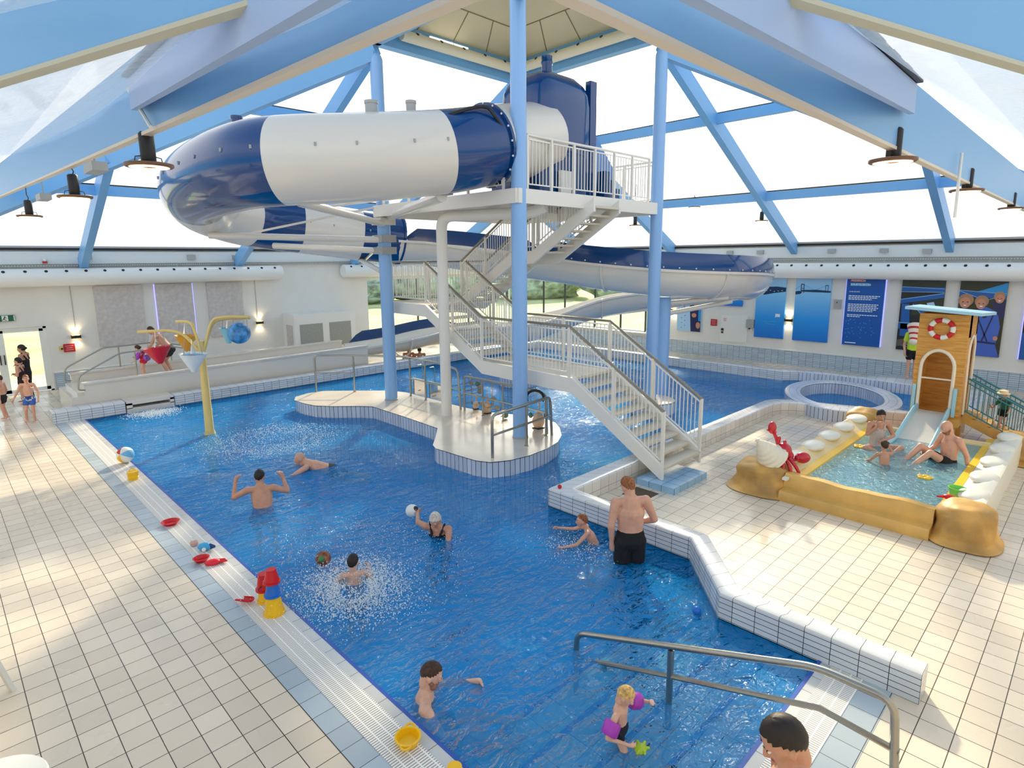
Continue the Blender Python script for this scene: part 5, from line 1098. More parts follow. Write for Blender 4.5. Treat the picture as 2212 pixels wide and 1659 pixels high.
pt, Jt, st_ = person('toddler in a green vest and cream sun hat holding the ramp railing', (16.12, 1.42, .34), 150, .84, dict(elR=(.16, .1, .42), wrR=(.14, .2, .5), head=(0, .05, .73)), 1, child=True, hair=('short', HBR), clothes=[('tshirt', mat('vest_green', (30, 96, 74), .7)), ('shorts', BLACKF, .6)], look=(0, 1, -.5))
hc = Jt['head']; build(MB().lathe([(.12, .04), (.115, .05), (.085, .06), (.08, .11), (.0, .13)], 18, c=hc + V((0, .01, .0))), 'sun_hat', mat('hat_cream', (236, 218, 176), .8), pt, local=True)
# lifeguard with a shell headpiece
ps, Js, _ = person('person in a neon yellow shirt and black shorts wearing a red and white shell costume', (21.25, 4.18, .3), 215, 1.66, dict(head=(0, .1, 1.45), neck=(0, .04, 1.36)), 0, clothes=[('tshirt', mat('neon_yellow', (205, 236, 60), .6)), ('shorts', BLACKF, .5)])
SHW = mat('shell_cream', (250, 236, 214), .5); g = MB(); hc = Js['head']; rows = []
ax = V((.25, .35, -.85)).normalized(); c0 = hc + V((.0, -.0, .17))
for i, (rr, l) in enumerate(((.02, -.06), (.2, -.05), (.26, .0), (.24, .08), (.21, .14), (.19, .2), (.17, .25), (.15, .3), (.14, .35), (.12, .4), (.11, .45), (.12, .5), (.1, .56), (.0, .6))): rows.append((rr, l))
M_ = ax.to_track_quat('Z', 'Y').to_matrix(); prev = None
for i, (rr, l) in enumerate(rows):
    b = g.ring(c0 + ax * l, M_ @ V((1, 0, 0)), M_ @ V((0, 1, 0)), rr + .001, 22)
    if prev is not None: g.k = 1 if i in (4, 7, 10) else 0; g.skin(prev, b, 22)
    prev = b
build(g, 'shell_headpiece', [SHW, RED], ps, 50, local=True)
# the group by the glass door
bk = dict(elR=(.2, .02, 1.06), wrR=(.02, .17, 1.1), elL=(-.2, .02, 1.06), wrL=(.0, .15, 1.06))
person('woman with sunglasses, black swimsuit and patterned leggings standing by the glass door', (1.88, 22.15, 0), 150, 1.68, dict(bk, knR=(.09, .02, .46), anR=(.1, -.02, .06), anL=(-.14, .1, .06), knL=(-.1, .1, .46)), 1, hair=('long', HDK), clothes=[('swimsuit', fab('black_w', (20, 20, 24))), ('leggings', fab('leggings', (44, 36, 34), .6, 40))], look=(.0, 1, -.05))
kk = .815; person('girl in a black and red swimsuit standing in front of the woman at the door', (1.72, 21.75, 0), 150, 1.37, {a: tuple(x * kk for x in b) for a, b in bk.items()}, 0, child=True, hair=('long', HDK), clothes=[('swimsuit', fab('black_red', (40, 14, 20), .6, 25))], look=(0, 1, .1))
person('boy in white and blue trunks walking on the wet deck at far left', (1.6, 19.15, 0), 245, 1.23, dict(elR=(.22, .06, .78), wrR=(.32, .02, .62), elL=(-.2, -.02, .78), wrL=(-.22, .08, .6), knR=(.08, .06, .35), anR=(.14, -.08, .05), knL=(-.06, .02, .35), anL=(-.06, .02, .05)), 0, child=True, hair=('short', HGI), clothes=[('swim_trunks', mat('trunks_blue', (60, 100, 190), .7), .4), ('swim_briefs', mat('trunks_white', (238, 236, 232), .7), .04)], look=(-.35, 1, 0))
person('boy in black trunks with a red stripe at the left edge of the picture', (1.15, 20.05, 0), 150, 1.17, dict(elL=(-.2, -.04, .74), wrL=(-.3, -.08, .56), knR=(.06, .05, .34)), 0, child=True, hair=('short', HBR), clothes=[('swim_trunks', fab('black_k', (20, 18, 22)), .4)], look=(.1, 1, 0))
# in the landing trough
person('man leaning over in the landing trough behind the red bucket', (5.0, 20.2, .6), 140, 1.74, dict(pel=(0, -.22, .8), chest=(0, .02, 1.1), neck=(0, .16, 1.28), head=(0, .28, 1.38), shR=(.19, .1, 1.2), shL=(-.19, .1, 1.2), elR=(.26, .2, .96), wrR=(.2, .36, .8), elL=(-.26, .2, .96), wrL=(-.2, .36, .8), hiR=(.09, -.22, .78), hiL=(-.09, -.22, .78), knR=(.1, .0, .46), knL=(-.1, .02, .46), anR=(.1, -.16, .06), anL=(-.1, -.14, .06)), 1, hair=('short', HBR), clothes=[('swim_trunks', fab('black_t', (26, 20, 22)), .4)], look=(0, .9, -.5))
pg, Jg, sg_ = person('girl in a red swimsuit with purple armbands in the landing trough', (4.42, 20.15, .6), 140, 1.06, dict(pel=(0, -.05, .5), chest=(0, .02, .68), neck=(0, .06, .8), head=(0, .1, .9), elR=(.19, .12, .6), wrR=(.1, .24, .62), elL=(-.18, .08, .58), wrL=(-.16, .2, .52)), 3, child=True, hair=('long', HBR), clothes=[('swimsuit', fab('red', (226, 30, 60), .3))], look=(0, 1, -.3))
for S in 'RL': build(MB().cap(Jg['sh' + S].lerp(Jg['el' + S], .3), Jg['sh' + S].lerp(Jg['el' + S], .8), .058, .058), 'armband', PURP, pg, 50, local=True)
for (px_, lab) in (((15.050, 21.830, -0.900), 'person standing in the far water just right of the left blue column'), ((15.258, 21.282, -0.900), 'second person standing in the far water behind the tall island railing')):
    person(lab, (px_[0] * .93, px_[1] * .93, -1.2), 60, 1.7, None, 1, hair=('short', HDK), clothes=[('swim_trunks', BLACKF)], vox=.016)

# ================================================================== TOYS ON THE POOL EDGE
def bucket(c, r0, r1, h, label, m, cat='toy bucket', group=None, flip=True, name='toy_bucket', handle=False):
    t = thing(name, label, cat, c, group); pr = [(0, 0), (r0, 0), (r1, h), (r1 + .008, h), (r1 + .008, h + .012), (r1 - .006, h + .012), (r0 - .008, .01), (0, .01)]
    if flip: pr = [(a, h + .012 - b) for a, b in pr]
    build(MB().lathe(pr, 24, c=c), 'tub', m, t)
    build(MB().lathe([(r1 + .012, (0 if flip else h)), (r1 + .012, (.02 if flip else h + .014)), (r1, (.022 if flip else h + .014))], 24, c=c), 'rim', m, t)
    if handle: build(MB().tube([V(c) + V(((r1 + .01) * math.cos(a), (r1 + .01) * math.sin(a) * .3 - r1 * .9, .06 + .02 * math.sin(a))) for a in [math.pi * k / 8 for k in range(9)]], .006, 6), 'handle', DARK, t)
    return t
zg = .008
bp_ = V((2.51, 13.73, .17)); t = thing('beach_ball', 'big red, white and yellow beach ball on the pool edge', 'beach ball', bp_ - V((0, 0, .16)))
cols = [RED, WHITE, YEL, WHITE, mat('ball_blue', (120, 190, 230), .3), WHITE]
tilt = Matrix.Rotation(R(70), 3, V((.7, -.714, 0))) @ rotz(R(55))
for i in range(6):
    g = MB(); rows = [[bp_ + tilt @ V((.16 * math.sin(math.pi * j / 14) * math.cos(2 * math.pi * (i + k / 6) / 6), .16 * math.sin(math.pi * j / 14) * math.sin(2 * math.pi * (i + k / 6) / 6), .16 * math.cos(math.pi * j / 14))) for k in range(7)] for j in range(15)]
    s_ = build(g.grid(rows), 'ball_panel', cols[i], t, 60); s_['label'] = ('red', 'white', 'yellow', 'white', 'pale blue', 'white')[i] + ' panel'
build(MB().ell(bp_ + tilt @ V((0, 0, .158)), (.02, .02, .006), 10, 5), 'valve', WHITE, t)
c = (2.37, 12.53, zg); t = thing('yellow_tub', 'yellow ridged toy tub with a loop on the pool edge near the beach ball', 'toy tub', c)
build(MB().lathe([(0, 0), (.085, 0), (.09, .05), (.095, .055), (.09, .06), (.092, .12), (.1, .125), (.095, .16), (.075, .165), (0, .165)], 22, c=c), 'tub', YEL, t)
build(MB().tube([V(c) + V((.05 * math.cos(a), .05 * math.sin(a), .165 + .03 * math.sin(a))) for a in [math.pi * k / 8 for k in range(9)]], .009, 6), 'loop', YEL, t)
def dish(c, r_, label, m=RED):
    g = MB(); g.lathe([(0, 0), (r_ * .72, 0), (r_, .045), (r_ + .012, .05), (r_ - .004, .052), (r_ * .7, .01), (0, .008)], 28, c=c); return solo(g, 'toy_dish', m, label, 'toy dish', smooth=50)
dish((2.28, 9.88, zg), .12, 'shallow red toy dish lying alone on the pool edge')
dish((2.23, 8.3, zg), .095, 'red toy dish on the pool edge partly covered by the red scoop toy')
# blue fish toy and coiled shell toy
p = V((2.37, 8.6, .06)); t = thing('fish_toy', 'blue fish bath toy with a white wheel lying on the pool edge', 'toy', p - V((0, 0, .05)))
build(MB().ell(p, (.1, .06, .055), 18, 11, rotz(R(-42))), 'body', mat('fish_blue', (60, 170, 226), .3), t)
f_ = V((.74, -.67, 0)); build(MB().cap(p + f_ * .08, p + f_ * .14, .028, .012, V((0, 0, 1)), 1.6), 'snout', mat('fish_navy', (24, 60, 130), .3), t)
build(MB().ell(p + V((-.03, -.06, -.015)), (.03, .02, .03), 12, 8), 'wheel', WHITE, t)
p = V((2.31, 8.86, zg)); t = thing('spiral_shell_toy', 'small pink and white spiral shell toy behind the blue fish toy', 'toy', p)
build(MB().lathe([(.0, 0), (.05, .01), (.055, .05), (.03, .08)], 14, c=p), 'base', mat('pink_toy', (214, 170, 160), .4), t)
build(MB().lathe([(.03, .08), (.034, .095), (.02, .1), (.03, .115), (.018, .125), (.026, .14), (.012, .15), (.016, .165), (0, .18)], 12, c=p), 'coil', WHITE, t)
p = V((2.31, 8.1, .035)); t = thing('crab_scoop', 'bright red crab shaped scoop toy leaning on the small red dish', 'toy', p - V((0, 0, .03)))
build(MB().ell(p, (.1, .065, .04), 16, 10, rotz(R(-25))), 'body', mat('red_clear', (232, 24, 50), .2), t)
for i in range(4): build(MB().cap(p + V((.07, -.06 + .03 * i, 0)), p + V((.15, -.1 + .03 * i, .0)), .012, .008, n=8), 'prong', RED, t)
p = V((2.28, 6.82, .04)); t = thing('toy_scoop', 'red toy scoop lying beside the stacked sand buckets', 'toy scoop', p - V((0, 0, .04)))
d_ = V((.62, -.78, 0)); g = MB(); rows = []
for j in range(9):
    c_ = p + d_ * (-.07 + .15 * j / 8); rr = .045 * (1 if j < 7 else .8 if j == 7 else .4); rows.append([c_ + V((-d_.y, d_.x, 0)) * rr * math.cos(a) + V((0, 0, .03 - rr * math.sin(a))) for a in [math.pi * k / 10 for k in range(11)]])
g.grid(rows); build(g, 'blade', RED, t, 60); build(MB().cap(p - d_ * .07, p - d_ * .15, .014, .012), 'handle', RED, t)
bucket((2.42, 6.4, zg), .075, .11, .2, 'upside down yellow sand bucket at the front of the stack on the pool edge', YEL)
bucket((2.42, 6.4, .228), .06, .085, .15, 'upside down blue sand bucket balanced on the front yellow bucket', BLU)
bucket((2.42, 6.4, .392), .055, .085, .15, 'upside down red sand bucket on top of the blue bucket', RED)
bucket((2.45, 6.72, zg), .07, .085, .13, 'upside down yellow sand bucket at the back of the stack', YEL)
bucket((2.45, 6.72, .158), .06, .09, .19, 'upside down red sand bucket with a handle on the back yellow bucket', RED, handle=True)
c = (2.42, 3.74, zg); t = thing('sand_sieve', 'yellow round sand sieve lying on the grating in the foreground', 'toy sieve', c)
build(MB().lathe([(0, 0), (.085, 0), (.1, .055), (.112, .058), (.112, .066), (.094, .064), (.08, .01), (0, .008)], 28, c=c), 'bowl', YEL, t)
for sg in (-1, 1): build(MB().tube([V(c) + V((.11 * sg * .6, .11 * sg * .6, .06)) + V((sg * .035 * math.sin(a), sg * .035 * math.sin(a), 0)) + V((-.03, .03, 0)) * math.cos(a) for a in [math.pi * k / 8 for k in range(9)]], .009, 6), 'handle', YEL, t)
solo(MB().lathe([(0, 0), (.05, 0), (.06, .04), (0, .042)], 16, c=(2.515, 3.24, .01)), 'sand_mould', YEL, 'yellow toy just showing at the bottom edge of the picture', 'toy')
solo(MB().ell((7.02, 6.04, .335), .035, 14, 9), 'toy_ball', RED, 'tiny red ball resting on the corner of the white kerb', 'ball')
solo(MB().ell((5.88, 2.97, .0), .05, 16, 10), 'toy_ball', BLU, 'small blue ball floating by the kerb in the foreground', 'ball')
wb = V((5.05, 7.4, .12)); t = thing('water_ball_toy', 'white ball with a dark emblem at the fingertips of the grey haired woman', 'ball', wb - V((0, 0, .1)))
build(MB().ell(wb, .1, 20, 12), 'ball', WHITE, t); build(MB().ell(wb + V((.02, -.07, .05)), .04, 12, 8), 'emblem', DARK, t)
sb = V((3.33, 6.98, .12)); t = thing('water_ball_toy', 'brown and green patterned ball flying beside the splashing boy', 'ball', sb - V((0, 0, .1)))
build(MB().ell(sb, .1, 20, 12), 'ball', mat('ball_brown', (140, 84, 56), .5, vary=.6, scale=14), t); build(MB().ell(sb + V((-.05, -.06, .03)), .045, 12, 8), 'patch', mat('ball_green', (70, 130, 70), .4), t)
gb = V((4.5, 19.98, 1.22)); solo(MB().ell(gb, .1, 18, 11), 'water_ball_toy', mat('ball_speckle', (130, 70, 150), .5, vary=.7, scale=22), 'purple speckled ball held by the girl in the red swimsuit', 'ball')
# toys in and around the toddler pool
for p, lab in (((12.8, 3.22, .31), 'yellow foam toy floating by the woman in the toddler pool'), ((11.7, 1.93, .31), 'yellow foam toy floating in the middle of the toddler pool')):
    g = MB(); 
    for k in range(5): g.ell(V(p) + V((.07 * math.cos(k * 1.26), .07 * math.sin(k * 1.26), 0)), (.055, .055, .022), 10, 6)
    solo(g, 'foam_toy', YEL, lab, 'toy')
bucket((10.82, 1.36, .36), .075, .11, .16, 'lime green sand bucket on the corner of the toddler pool', GRN, flip=False)
p = V((10.52, 1.4, .42)); t = thing('toy_car', 'small red toy in front of the green bucket on the toddler pool corner', 'toy', p)
build(MB().ell(p + V((0, 0, .035)), (.06, .09, .04), 14, 9), 'body', RED, t); build(MB().cap(p + V((-.03, .08, .03)), p + V((-.06, .14, .03)), .02, .012), 'spout', RED, t)
# white plastic chairs at the lower left corner
def chair(c, rz, label):
    t = thing('plastic_chair', label, 'chair', c, None); t.rotation_euler = (0, 0, rz); PL = WHITE
    build(MB().bb((-.22, -.22, .42), (.22, .22, .45)), 'seat', PL, t, 0, local=True)
    for x in (-.2, .2):
        for y in (-.2, .2): build(MB().bar((x, y, .43), (x * 1.35, y * 1.35, 0), .06, .035), 'leg', PL, t, 0, local=True)
        build(MB().bar((x, -.2, .44), (x, -.3, .86), .05, .03), 'back_post', PL, t, 0, local=True); build(MB().bar((x * 1.1, -.22, .66), (x * 1.1, .2, .64), .06, .03), 'armrest', PL, t, 0, local=True)
    for i in range(4): build(MB().bar((-.12 + .08 * i, -.21, .45), (-.12 + .08 * i, -.3, .86), .05, .02), 'back_slat', PL, t, 0, local=True)
    build(MB().bar((-.23, -.3, .86), (.23, -.3, .86), .05, .05), 'top_rail', PL, t, 20, local=True)
chair((-.22, 6.78, 0), R(160), 'white plastic chair cut off by the left edge of the picture')
q = MB().lathe([(.32, .0), (.02, .01)], 4); t = thing('plastic_table', 'round white plastic table top at the very bottom left', 'table', (-.12, 4.75, 0))
build(MB().lathe([(0, .6), (.3, .6), (.32, .615), (.31, .63), (0, .635)], 30, c=(-.12, 4.75, 0)), 'table_top', WHITE, t); build(MB().lathe([(.03, 0.02), (.03, .6)], 12, c=(-.12, 4.75, 0)), 'stem', WHITE, t); build(MB().lathe([(0, 0), (.2, 0), (.18, .03), (0, .05)], 20, c=(-.12, 4.75, 0)), 'base', WHITE, t)

# splashes and foam: droplets nobody could count
FOAM = mat('foam_white', (244, 250, 252), .25)
def drops(label, fn, n_):
    g = MB()
    for i in range(n_):
        p, r_ = fn(); k = len(g.v)
        g.v += [V(p) + V(d) * r_ for d in ((1, 0, 0), (-.5, .87, 0), (-.5, -.87, 0), (0, 0, 1.2), (0, 0, -1.2))]
        for a, b in ((0, 1), (1, 2), (2, 0)): g.face([k + a, k + b, k + 3]); g.face([k + b, k + a, k + 4])
    tag(build(g, 'water_splash', FOAM, None, 0), label, 'splash', kind='stuff')
def f1():
    a = rnd.uniform(0, 2 * math.pi); r_ = .18 + abs(rnd.gauss(0, .3)); z = max(0, (.3 - abs(r_ - .35) * .5) * rnd.random() ** 2.5); return (3.3 + r_ * math.cos(a), 6.15 + r_ * math.sin(a) * 1.1, z - .012), rnd.uniform(.003, .0105)
drops('white splash of droplets around the boy in the middle of the pool', f1, 6000)
def f2():
    a = rnd.uniform(0, 2 * math.pi); r_ = rnd.random() ** .7 * 1.5; return (3.6 + r_ * math.cos(a), 6.5 + r_ * math.sin(a), abs(rnd.gauss(0, .14)) - .015), rnd.uniform(.0025, .007)
drops('fine spray thrown across the water between the boy and the woman', f2, 2600)
def f3():
    a = rnd.uniform(0, 2 * math.pi); r_ = .75 + rnd.gauss(0, .25); return (5.3 + 1.7 * r_ * math.cos(a) * .8, 13.2 + r_ * math.sin(a) * 1.2, abs(rnd.gauss(0, .02)) - .018), rnd.uniform(.004, .012)
drops('ring of falling drops on the water under the tipping buckets', f3, 3200)
def f4():
    return (4.05 + rnd.gauss(0, .28), 18.15 - abs(rnd.gauss(0, .35)), abs(rnd.gauss(0, .03)) - .015), rnd.uniform(.006, .016)
drops('foam where the trough outlet pours into the pool', f4, 1500)
def f5():
    return (6.1 + rnd.gauss(0, .25), 4.95 + rnd.gauss(0, .3), abs(rnd.gauss(0, .05)) - .015), rnd.uniform(.003, .009)
drops('small splash in front of the wading boy', f5, 500)

# ================================================================== LAMPS, DUCTS, SIGNS, POSTERS
GLOW = mat('lamp_glow', (255, 226, 176), .5, emit=3.0); GLOWW = mat('sconce_glow', (255, 220, 150), .5, emit=6.0)
def lamp(x, y, z, s, zh, label):
    t = thing('high_bay_lamp', label, 'lamp', (x, y, z), 'high bay lamps')
    c = (x, y, z); build(MB().lathe([(.0, .0), (.2 * s, 0), (.21 * s, .01), (.21 * s, .03), (.19 * s, .035), (.05 * s, .05), (.0, .05)], 28, c=c), 'disc', mat('lamp_bronze', (120, 84, 60), .4), t)
    build(MB().lathe([(.06 * s, -.003), (.17 * s, -.003), (.17 * s, -.001), (.06 * s, -.001)], 24, c=c), 'diffuser', GLOW, t)
    build(MB().lathe([(.06 * s, .05), (.066 * s, .06), (.066 * s, .3 * s), (.05 * s, .32 * s), (0, .32 * s)], 18, c=c), 'heat_sink', DARK, t)
    build(MB().tube([(x, y, z + .3 * s), (x + .02, y, z + .36 * s), (x, y + .015, z + .42 * s), (x, y, zh)], .008, 6), 'hook', DARK, t)
    for sg in (-1, 1): build(MB().tube([(x + sg * .06 * s, y, z + .1 * s), (x + sg * .11 * s, y, z + .09 * s), (x + sg * .12 * s, y, z + .035)], .005, 6), 'clip', DARK, t)
for i, (y, zb) in enumerate(((6.62, 5.2), (10.38, 5.3), (15.1, 5.47))): lamp(1.7, y, 4.89, 1, zb - .0, 'round black high bay lamp hanging under the left roof beam, ' + ('nearest the tube slide', 'middle of three', 'smallest, at far left')[i])
for i, x in enumerate((6.91, 10.83, 15.63)): lamp(x, 1.7, 4.9, 1, 5.03, 'round black high bay lamp hanging under the right roof beam, ' + ('nearest and largest', 'middle of three', 'smallest, at far right')[i])
for i, (px_, lab) in enumerate((((20.878, 8.914, 5.221), 'above the wall posters'), ((20.132, 11.051, 5.784), 'left of the one above the wall posters'), ((13.757, 20.136, 5.262), 'beside the left blue column'), ((18.630, 12.530, 5.154), 'under the platform by the right column'))):
    lamp(px_[0], px_[1], px_[2], 1, zr(px_[0], px_[1]) - .1, 'distant high bay lamp ' + lab)
# emergency lights on the left beam
for y, z in ((8.9, 5.08), (13.1, 5.06)):
    t = thing('emergency_light', 'small clear emergency light box under the left roof beam ' + ('near the middle lamp' if y < 10 else 'near the far lamp'), 'emergency light', (1.7, y, z))
    build(MB().bb((1.62, y - .25, z), (1.78, y + .25, z + .1)), 'housing', GREYM, t, 0); build(MB().tube([(1.7, y, z + .1), (1.7, y, z + .3)], .01, 6), 'stem', GREYM, t)
solo(MB().tube([(9.707, 1.620, 5.296), (9.732, 1.620, 4.491)], .018, 8), 'conduit_pipe', WHITE, 'thin white conduit hanging from the right roof beam', 'conduit')
solo(MB().tube([(1.600, 6.642, 5.584), (1.600, 6.053, 5.151)], .018, 8), 'conduit_pipe', WHITE, 'thin white conduit running down the left roof beam to the lamp', 'conduit')
# strip light and cream ducts on the ring beams
t = thing('strip_light', 'lit fluorescent strip light on the roof ring beam', 'strip light', (10.6, 13.28, 9.6))
build(MB().bb((10.15, 13.24, 9.56), (11.45, 13.3, 9.68)), 'housing', WHITE, t, 0); build(MB().bb((10.17, 13.2, 9.575), (11.43, 13.24, 9.665)), 'tube', mat('tube_light', (255, 250, 235), .4, emit=2.5), t, 0)
solo(MB().bb((9.75, 13.22, 9.5), (9.9, 13.3, 9.66)), 'junction_box', WHITE, 'white junction box beside the strip light', 'junction box', smooth=0)
def duct(a, b, r_, nz, label, m, nd, group=None):
    a, b = V(a), V(b); t = thing('air_duct', label, 'air duct', a.lerp(b, .5), group); d = (b - a).normalized()
    build(MB().tube([a - d * .03, a, b, b + d * .03], [r_ * .93, r_, r_, r_ * .93], 26), 'duct_body', m, t, 50)
    L = (b - a).length; n_ = int(L / nz)
    for i in range(n_): p = a + d * (nz * (i + .5)) + V(nd) * (r_ - .01); build(MB().lathe([(.045, 0), (.045, .02), (.0, .012)], 10, V(nd).to_track_quat('Z', 'Y').to_matrix(), p), 'nozzle', DARK, t)
    for i in range(int(L / 3.2)):
        p = a + d * (1.6 + 3.2 * i); build(MB().tube([p + V((0, 0, r_ - .02)), p + V((0, 0, r_ + .14))], .01, 6), 'hanger', GREYM, t)
CD = mat('cream_duct', (240, 230, 206), .5)
duct((9.2, 13.05, 9.42), (13.3, 13.05, 9.42), .13, .75, 'cream air duct under the left ring beam', CD, (0, -.75, .66))
duct((13.12, 8.8, 9.42), (13.12, 13.2, 9.42), .13, .75, 'cream air duct under the right ring beam', CD, (-.75, 0, .66))
nl = V((0, -.72, .69)).normalized(); nr = V((-.72, 0, .69)).normalized()
duct((-1.5, 23.25, 3.57), (10.15, 23.25, 3.57), .27, .505, 'long white air duct on the left wall', WHITE, nl)
duct((12.9, 23.25, 3.57), (22.2, 23.25, 3.57), .27, .505, 'white air duct above the corner windows on the left', WHITE, nl)
duct((22.55, -2.5, 3.52), (22.55, 22.5, 3.52), .27, .505, 'long white air duct on the right wall above the posters', WHITE, nr)
# wall lamps
def sconce(p, ax, label):
    t = thing('wall_lamp', label, 'wall lamp', p, 'black up and down wall lamps'); x, y, z = p; dx, dy = (.13, .05) if ax == 'x' else (.05, .13)
    build(MB().bb((x - dx, y - dy, z - .05), (x + dx, y + dy, z + .05)), 'body', DARK, t, 0)
    for sg in (-1, 1):
        build(MB().bb((x - dx * .8, y - dy * .7, z + sg * .051 - .002), (x + dx * .8, y + dy * .7, z + sg * .051 + .002)), 'diffuser', GLOWW, t, 0)
        l = bpy.data.lights.new('wall_lamp_light', 'SPOT'); l.energy = 14; l.color = (1, .8, .5); l.spot_size = R(120); l.spot_blend = .8; l.shadow_soft_size = .05
        lo = bpy.data.objects.new('wall_lamp_light', l); COL.objects.link(lo); lo.parent = t; lo.location = (0, 0, sg * .07); lo.rotation_euler = (0 if sg < 0 else math.pi, 0, 0)
sconce((3.38, 23.53, 1.65), 'x', 'black wall lamp glowing above the red sign by the glass door')
sconce((9.3, 23.53, 1.64), 'x', 'black wall lamp glowing right of the grey wall panels')
sconce((22.83, 8.5, 1.69), 'y', 'black wall lamp glowing between the two water posters')
sconce((22.83, 13.3, 1.8), 'y', 'black wall lamp at the window end of the right wall')
# signs
def text(body, size, M, m, parent, name='lettering', bold=0.0):
    c = bpy.data.curves.new(name, 'FONT'); c.body = body; c.size = size; c.extrude = .002; c.offset = bold; o = bpy.data.objects.new(name, c); COL.objects.link(o)
    dg = bpy.context.evaluated_depsgraph_get(); me = bpy.data.meshes.new_from_object(o.evaluated_get(dg)); bpy.data.objects.remove(o); 
    o = bpy.data.objects.new(name, me); COL.objects.link(o); me.materials.clear(); me.materials.append(m); o.parent = parent
    o.matrix_basis = Matrix.Translation(-rootloc(parent)) @ M; return o
ML = lambda x, z, y=23.52: Matrix.Translation((x, y, z)) @ Matrix.Rotation(R(90), 4, 'X')                       # reads along +x on the left wall
MR = lambda y, z, x=22.8: Matrix.Translation((x, y, z)) @ Matrix.Rotation(R(-90), 4, 'Z') @ Matrix.Rotation(R(90), 4, 'X')   # reads along -y on the right wall
SGN = mat('sign_green', (20, 96, 70), .5); SGR = mat('sign_red', (186, 28, 44), .5)
t = thing('exit_sign', 'green and white emergency exit sign above the glass door', 'exit sign', (1.55, 23.55, 2.28))
build(MB().bb((1.25, 23.54, 2.28), (1.93, 23.6, 2.46)), 'panel', SGN, t, 0); build(MB().bb((1.62, 23.535, 2.29), (1.77, 23.545, 2.45)).bb((1.9, 23.535, 2.29), (1.925, 23.545, 2.45)), 'white_field', WHITE, t, 0)
build(MB().cap((1.69, 23.53, 2.42), (1.7, 23.53, 2.42), .012, .012).cap((1.69, 23.53, 2.4), (1.67, 23.53, 2.36), .012, .012).cap((1.67, 23.53, 2.35), (1.72, 23.53, 2.31), .009, .008).cap((1.67, 23.53, 2.35), (1.63, 23.53, 2.32), .009, .008).cap((1.69, 23.53, 2.395), (1.73, 23.53, 2.38), .008, .007), 'running_figure', SGN, t)
build(MB().bar((1.32, 23.535, 2.37), (1.5, 23.535, 2.37), .03, .006, (0, 1, 0)).bar((1.32, 23.535, 2.37), (1.39, 23.535, 2.43), .03, .006, (0, 1, 0)).bar((1.32, 23.535, 2.37), (1.39, 23.535, 2.31), .03, .006, (0, 1, 0)), 'arrow', WHITE, t, 0)
def redsign(o, p, ax, w_, h_, label):
    t = thing('fire_sign', label, 'sign', p); x, y, z = p
    if ax == 'x': build(MB().bb((x - w_ / 2, y - .01, z - h_ / 2), (x + w_ / 2, y + .02, z + h_ / 2)), 'panel', SGR, t, 0)
    else: build(MB().bb((x - .01, y - w_ / 2, z - h_ / 2), (x + .02, y + w_ / 2, z + h_ / 2)), 'panel', SGR, t, 0)
    for i in range(3):
        zz = z + h_ * (.25 - .25 * i); ww = w_ * (.36, .28, .34)[i]
        build(MB().bb((x - ww, y - .015, zz - .012), (x + ww, y - .008, zz + .012)) if ax == 'x' else MB().bb((x - .015, y - ww, zz - .012), (x - .008, y + ww, zz + .012)), 'text_line', mat('sign_pink', (226, 140, 146), .6), t, 0)
redsign(0, (3.17, 23.57, 1.31), 'x', .3, .26, 'red notice sign on the wall under the lamp by the glass door')
redsign(0, (22.87, 11.46, 1.4), 'y', .26, .26, 'red notice sign on the right wall left of the hose cupboard')
redsign(0, (22.87, 10.98, 1.55), 'y', .18, .18, 'small red and white hose sign above the cupboard door')
t = thing('fire_button', 'yellow ringed black wall button beside the red sign by the door', 'button', (2.96, 23.56, 1.28)); build(MB().bb((2.9, 23.55, 1.25), (3.0, 23.6, 1.37)), 'plate', mat('button_yellow', (226, 196, 110), .5), t, 0); build(MB().ell((2.97, 23.55, 1.3), .03, 12, 8), 'knob', DARK, t)
t = thing('hose_cupboard', 'white flush hose cupboard door with black latch on the right wall', 'cupboard', (22.88, 10.5, .7)); build(MB().bb((22.86, 10.05, .68), (22.9, 11.15, 1.75)), 'door', WHITE, t, 0); build(MB().bb((22.84, 11.02, 1.1), (22.86, 11.12, 1.2)).bb((22.84, 11.03, 1.0), (22.86, 11.11, 1.07)), 'latch', DARK, t, 0)
t = thing('wall_box', 'grey white device box under the small poster', 'wall box', (22.85, 9.93, 1.3)); build(MB().bb((22.78, 9.78, 1.3), (22.9, 10.08, 1.62)), 'case', GREYM, t, 0); build(MB().lathe([(.03, -.06), (.03, 0)], 10, c=(22.82, 9.95, 1.3)), 'sensor', DARK, t)
t = thing('wall_box', 'small grey switch box between the bridge poster and the text poster', 'wall box', (22.87, 6.88, 2.2)); build(MB().bb((22.84, 6.76, 2.2), (22.9, 7.0, 2.52)), 'case', GREYM, t, 0); build(MB().ell((22.835, 6.9, 2.42), .02, 8, 6), 'keyhole', DARK, t)
for i, (y, z) in enumerate(((10.9, 4.12), (9.7, 4.12), (7.2, 4.13), (5.6, 4.12), (4.4, 4.08))): solo(MB().bb((22.74, y - .12, z), (22.84, y + .12, z + .14)), 'fascia_box', GREYM, 'small grey box on the upper right wall fascia', 'device box', 'small boxes on the right fascia', smooth=0)
for i, (x, z) in enumerate(((3.95, 4.1), (7.05, 4.1), (8.6, 4.08))): solo(MB().bb((x - .13, 23.44, z), (x + .13, 23.54, z + .16)), 'fascia_box', GREYM, 'small grey box on the upper left wall fascia', 'device box', 'small boxes on the left fascia', smooth=0)
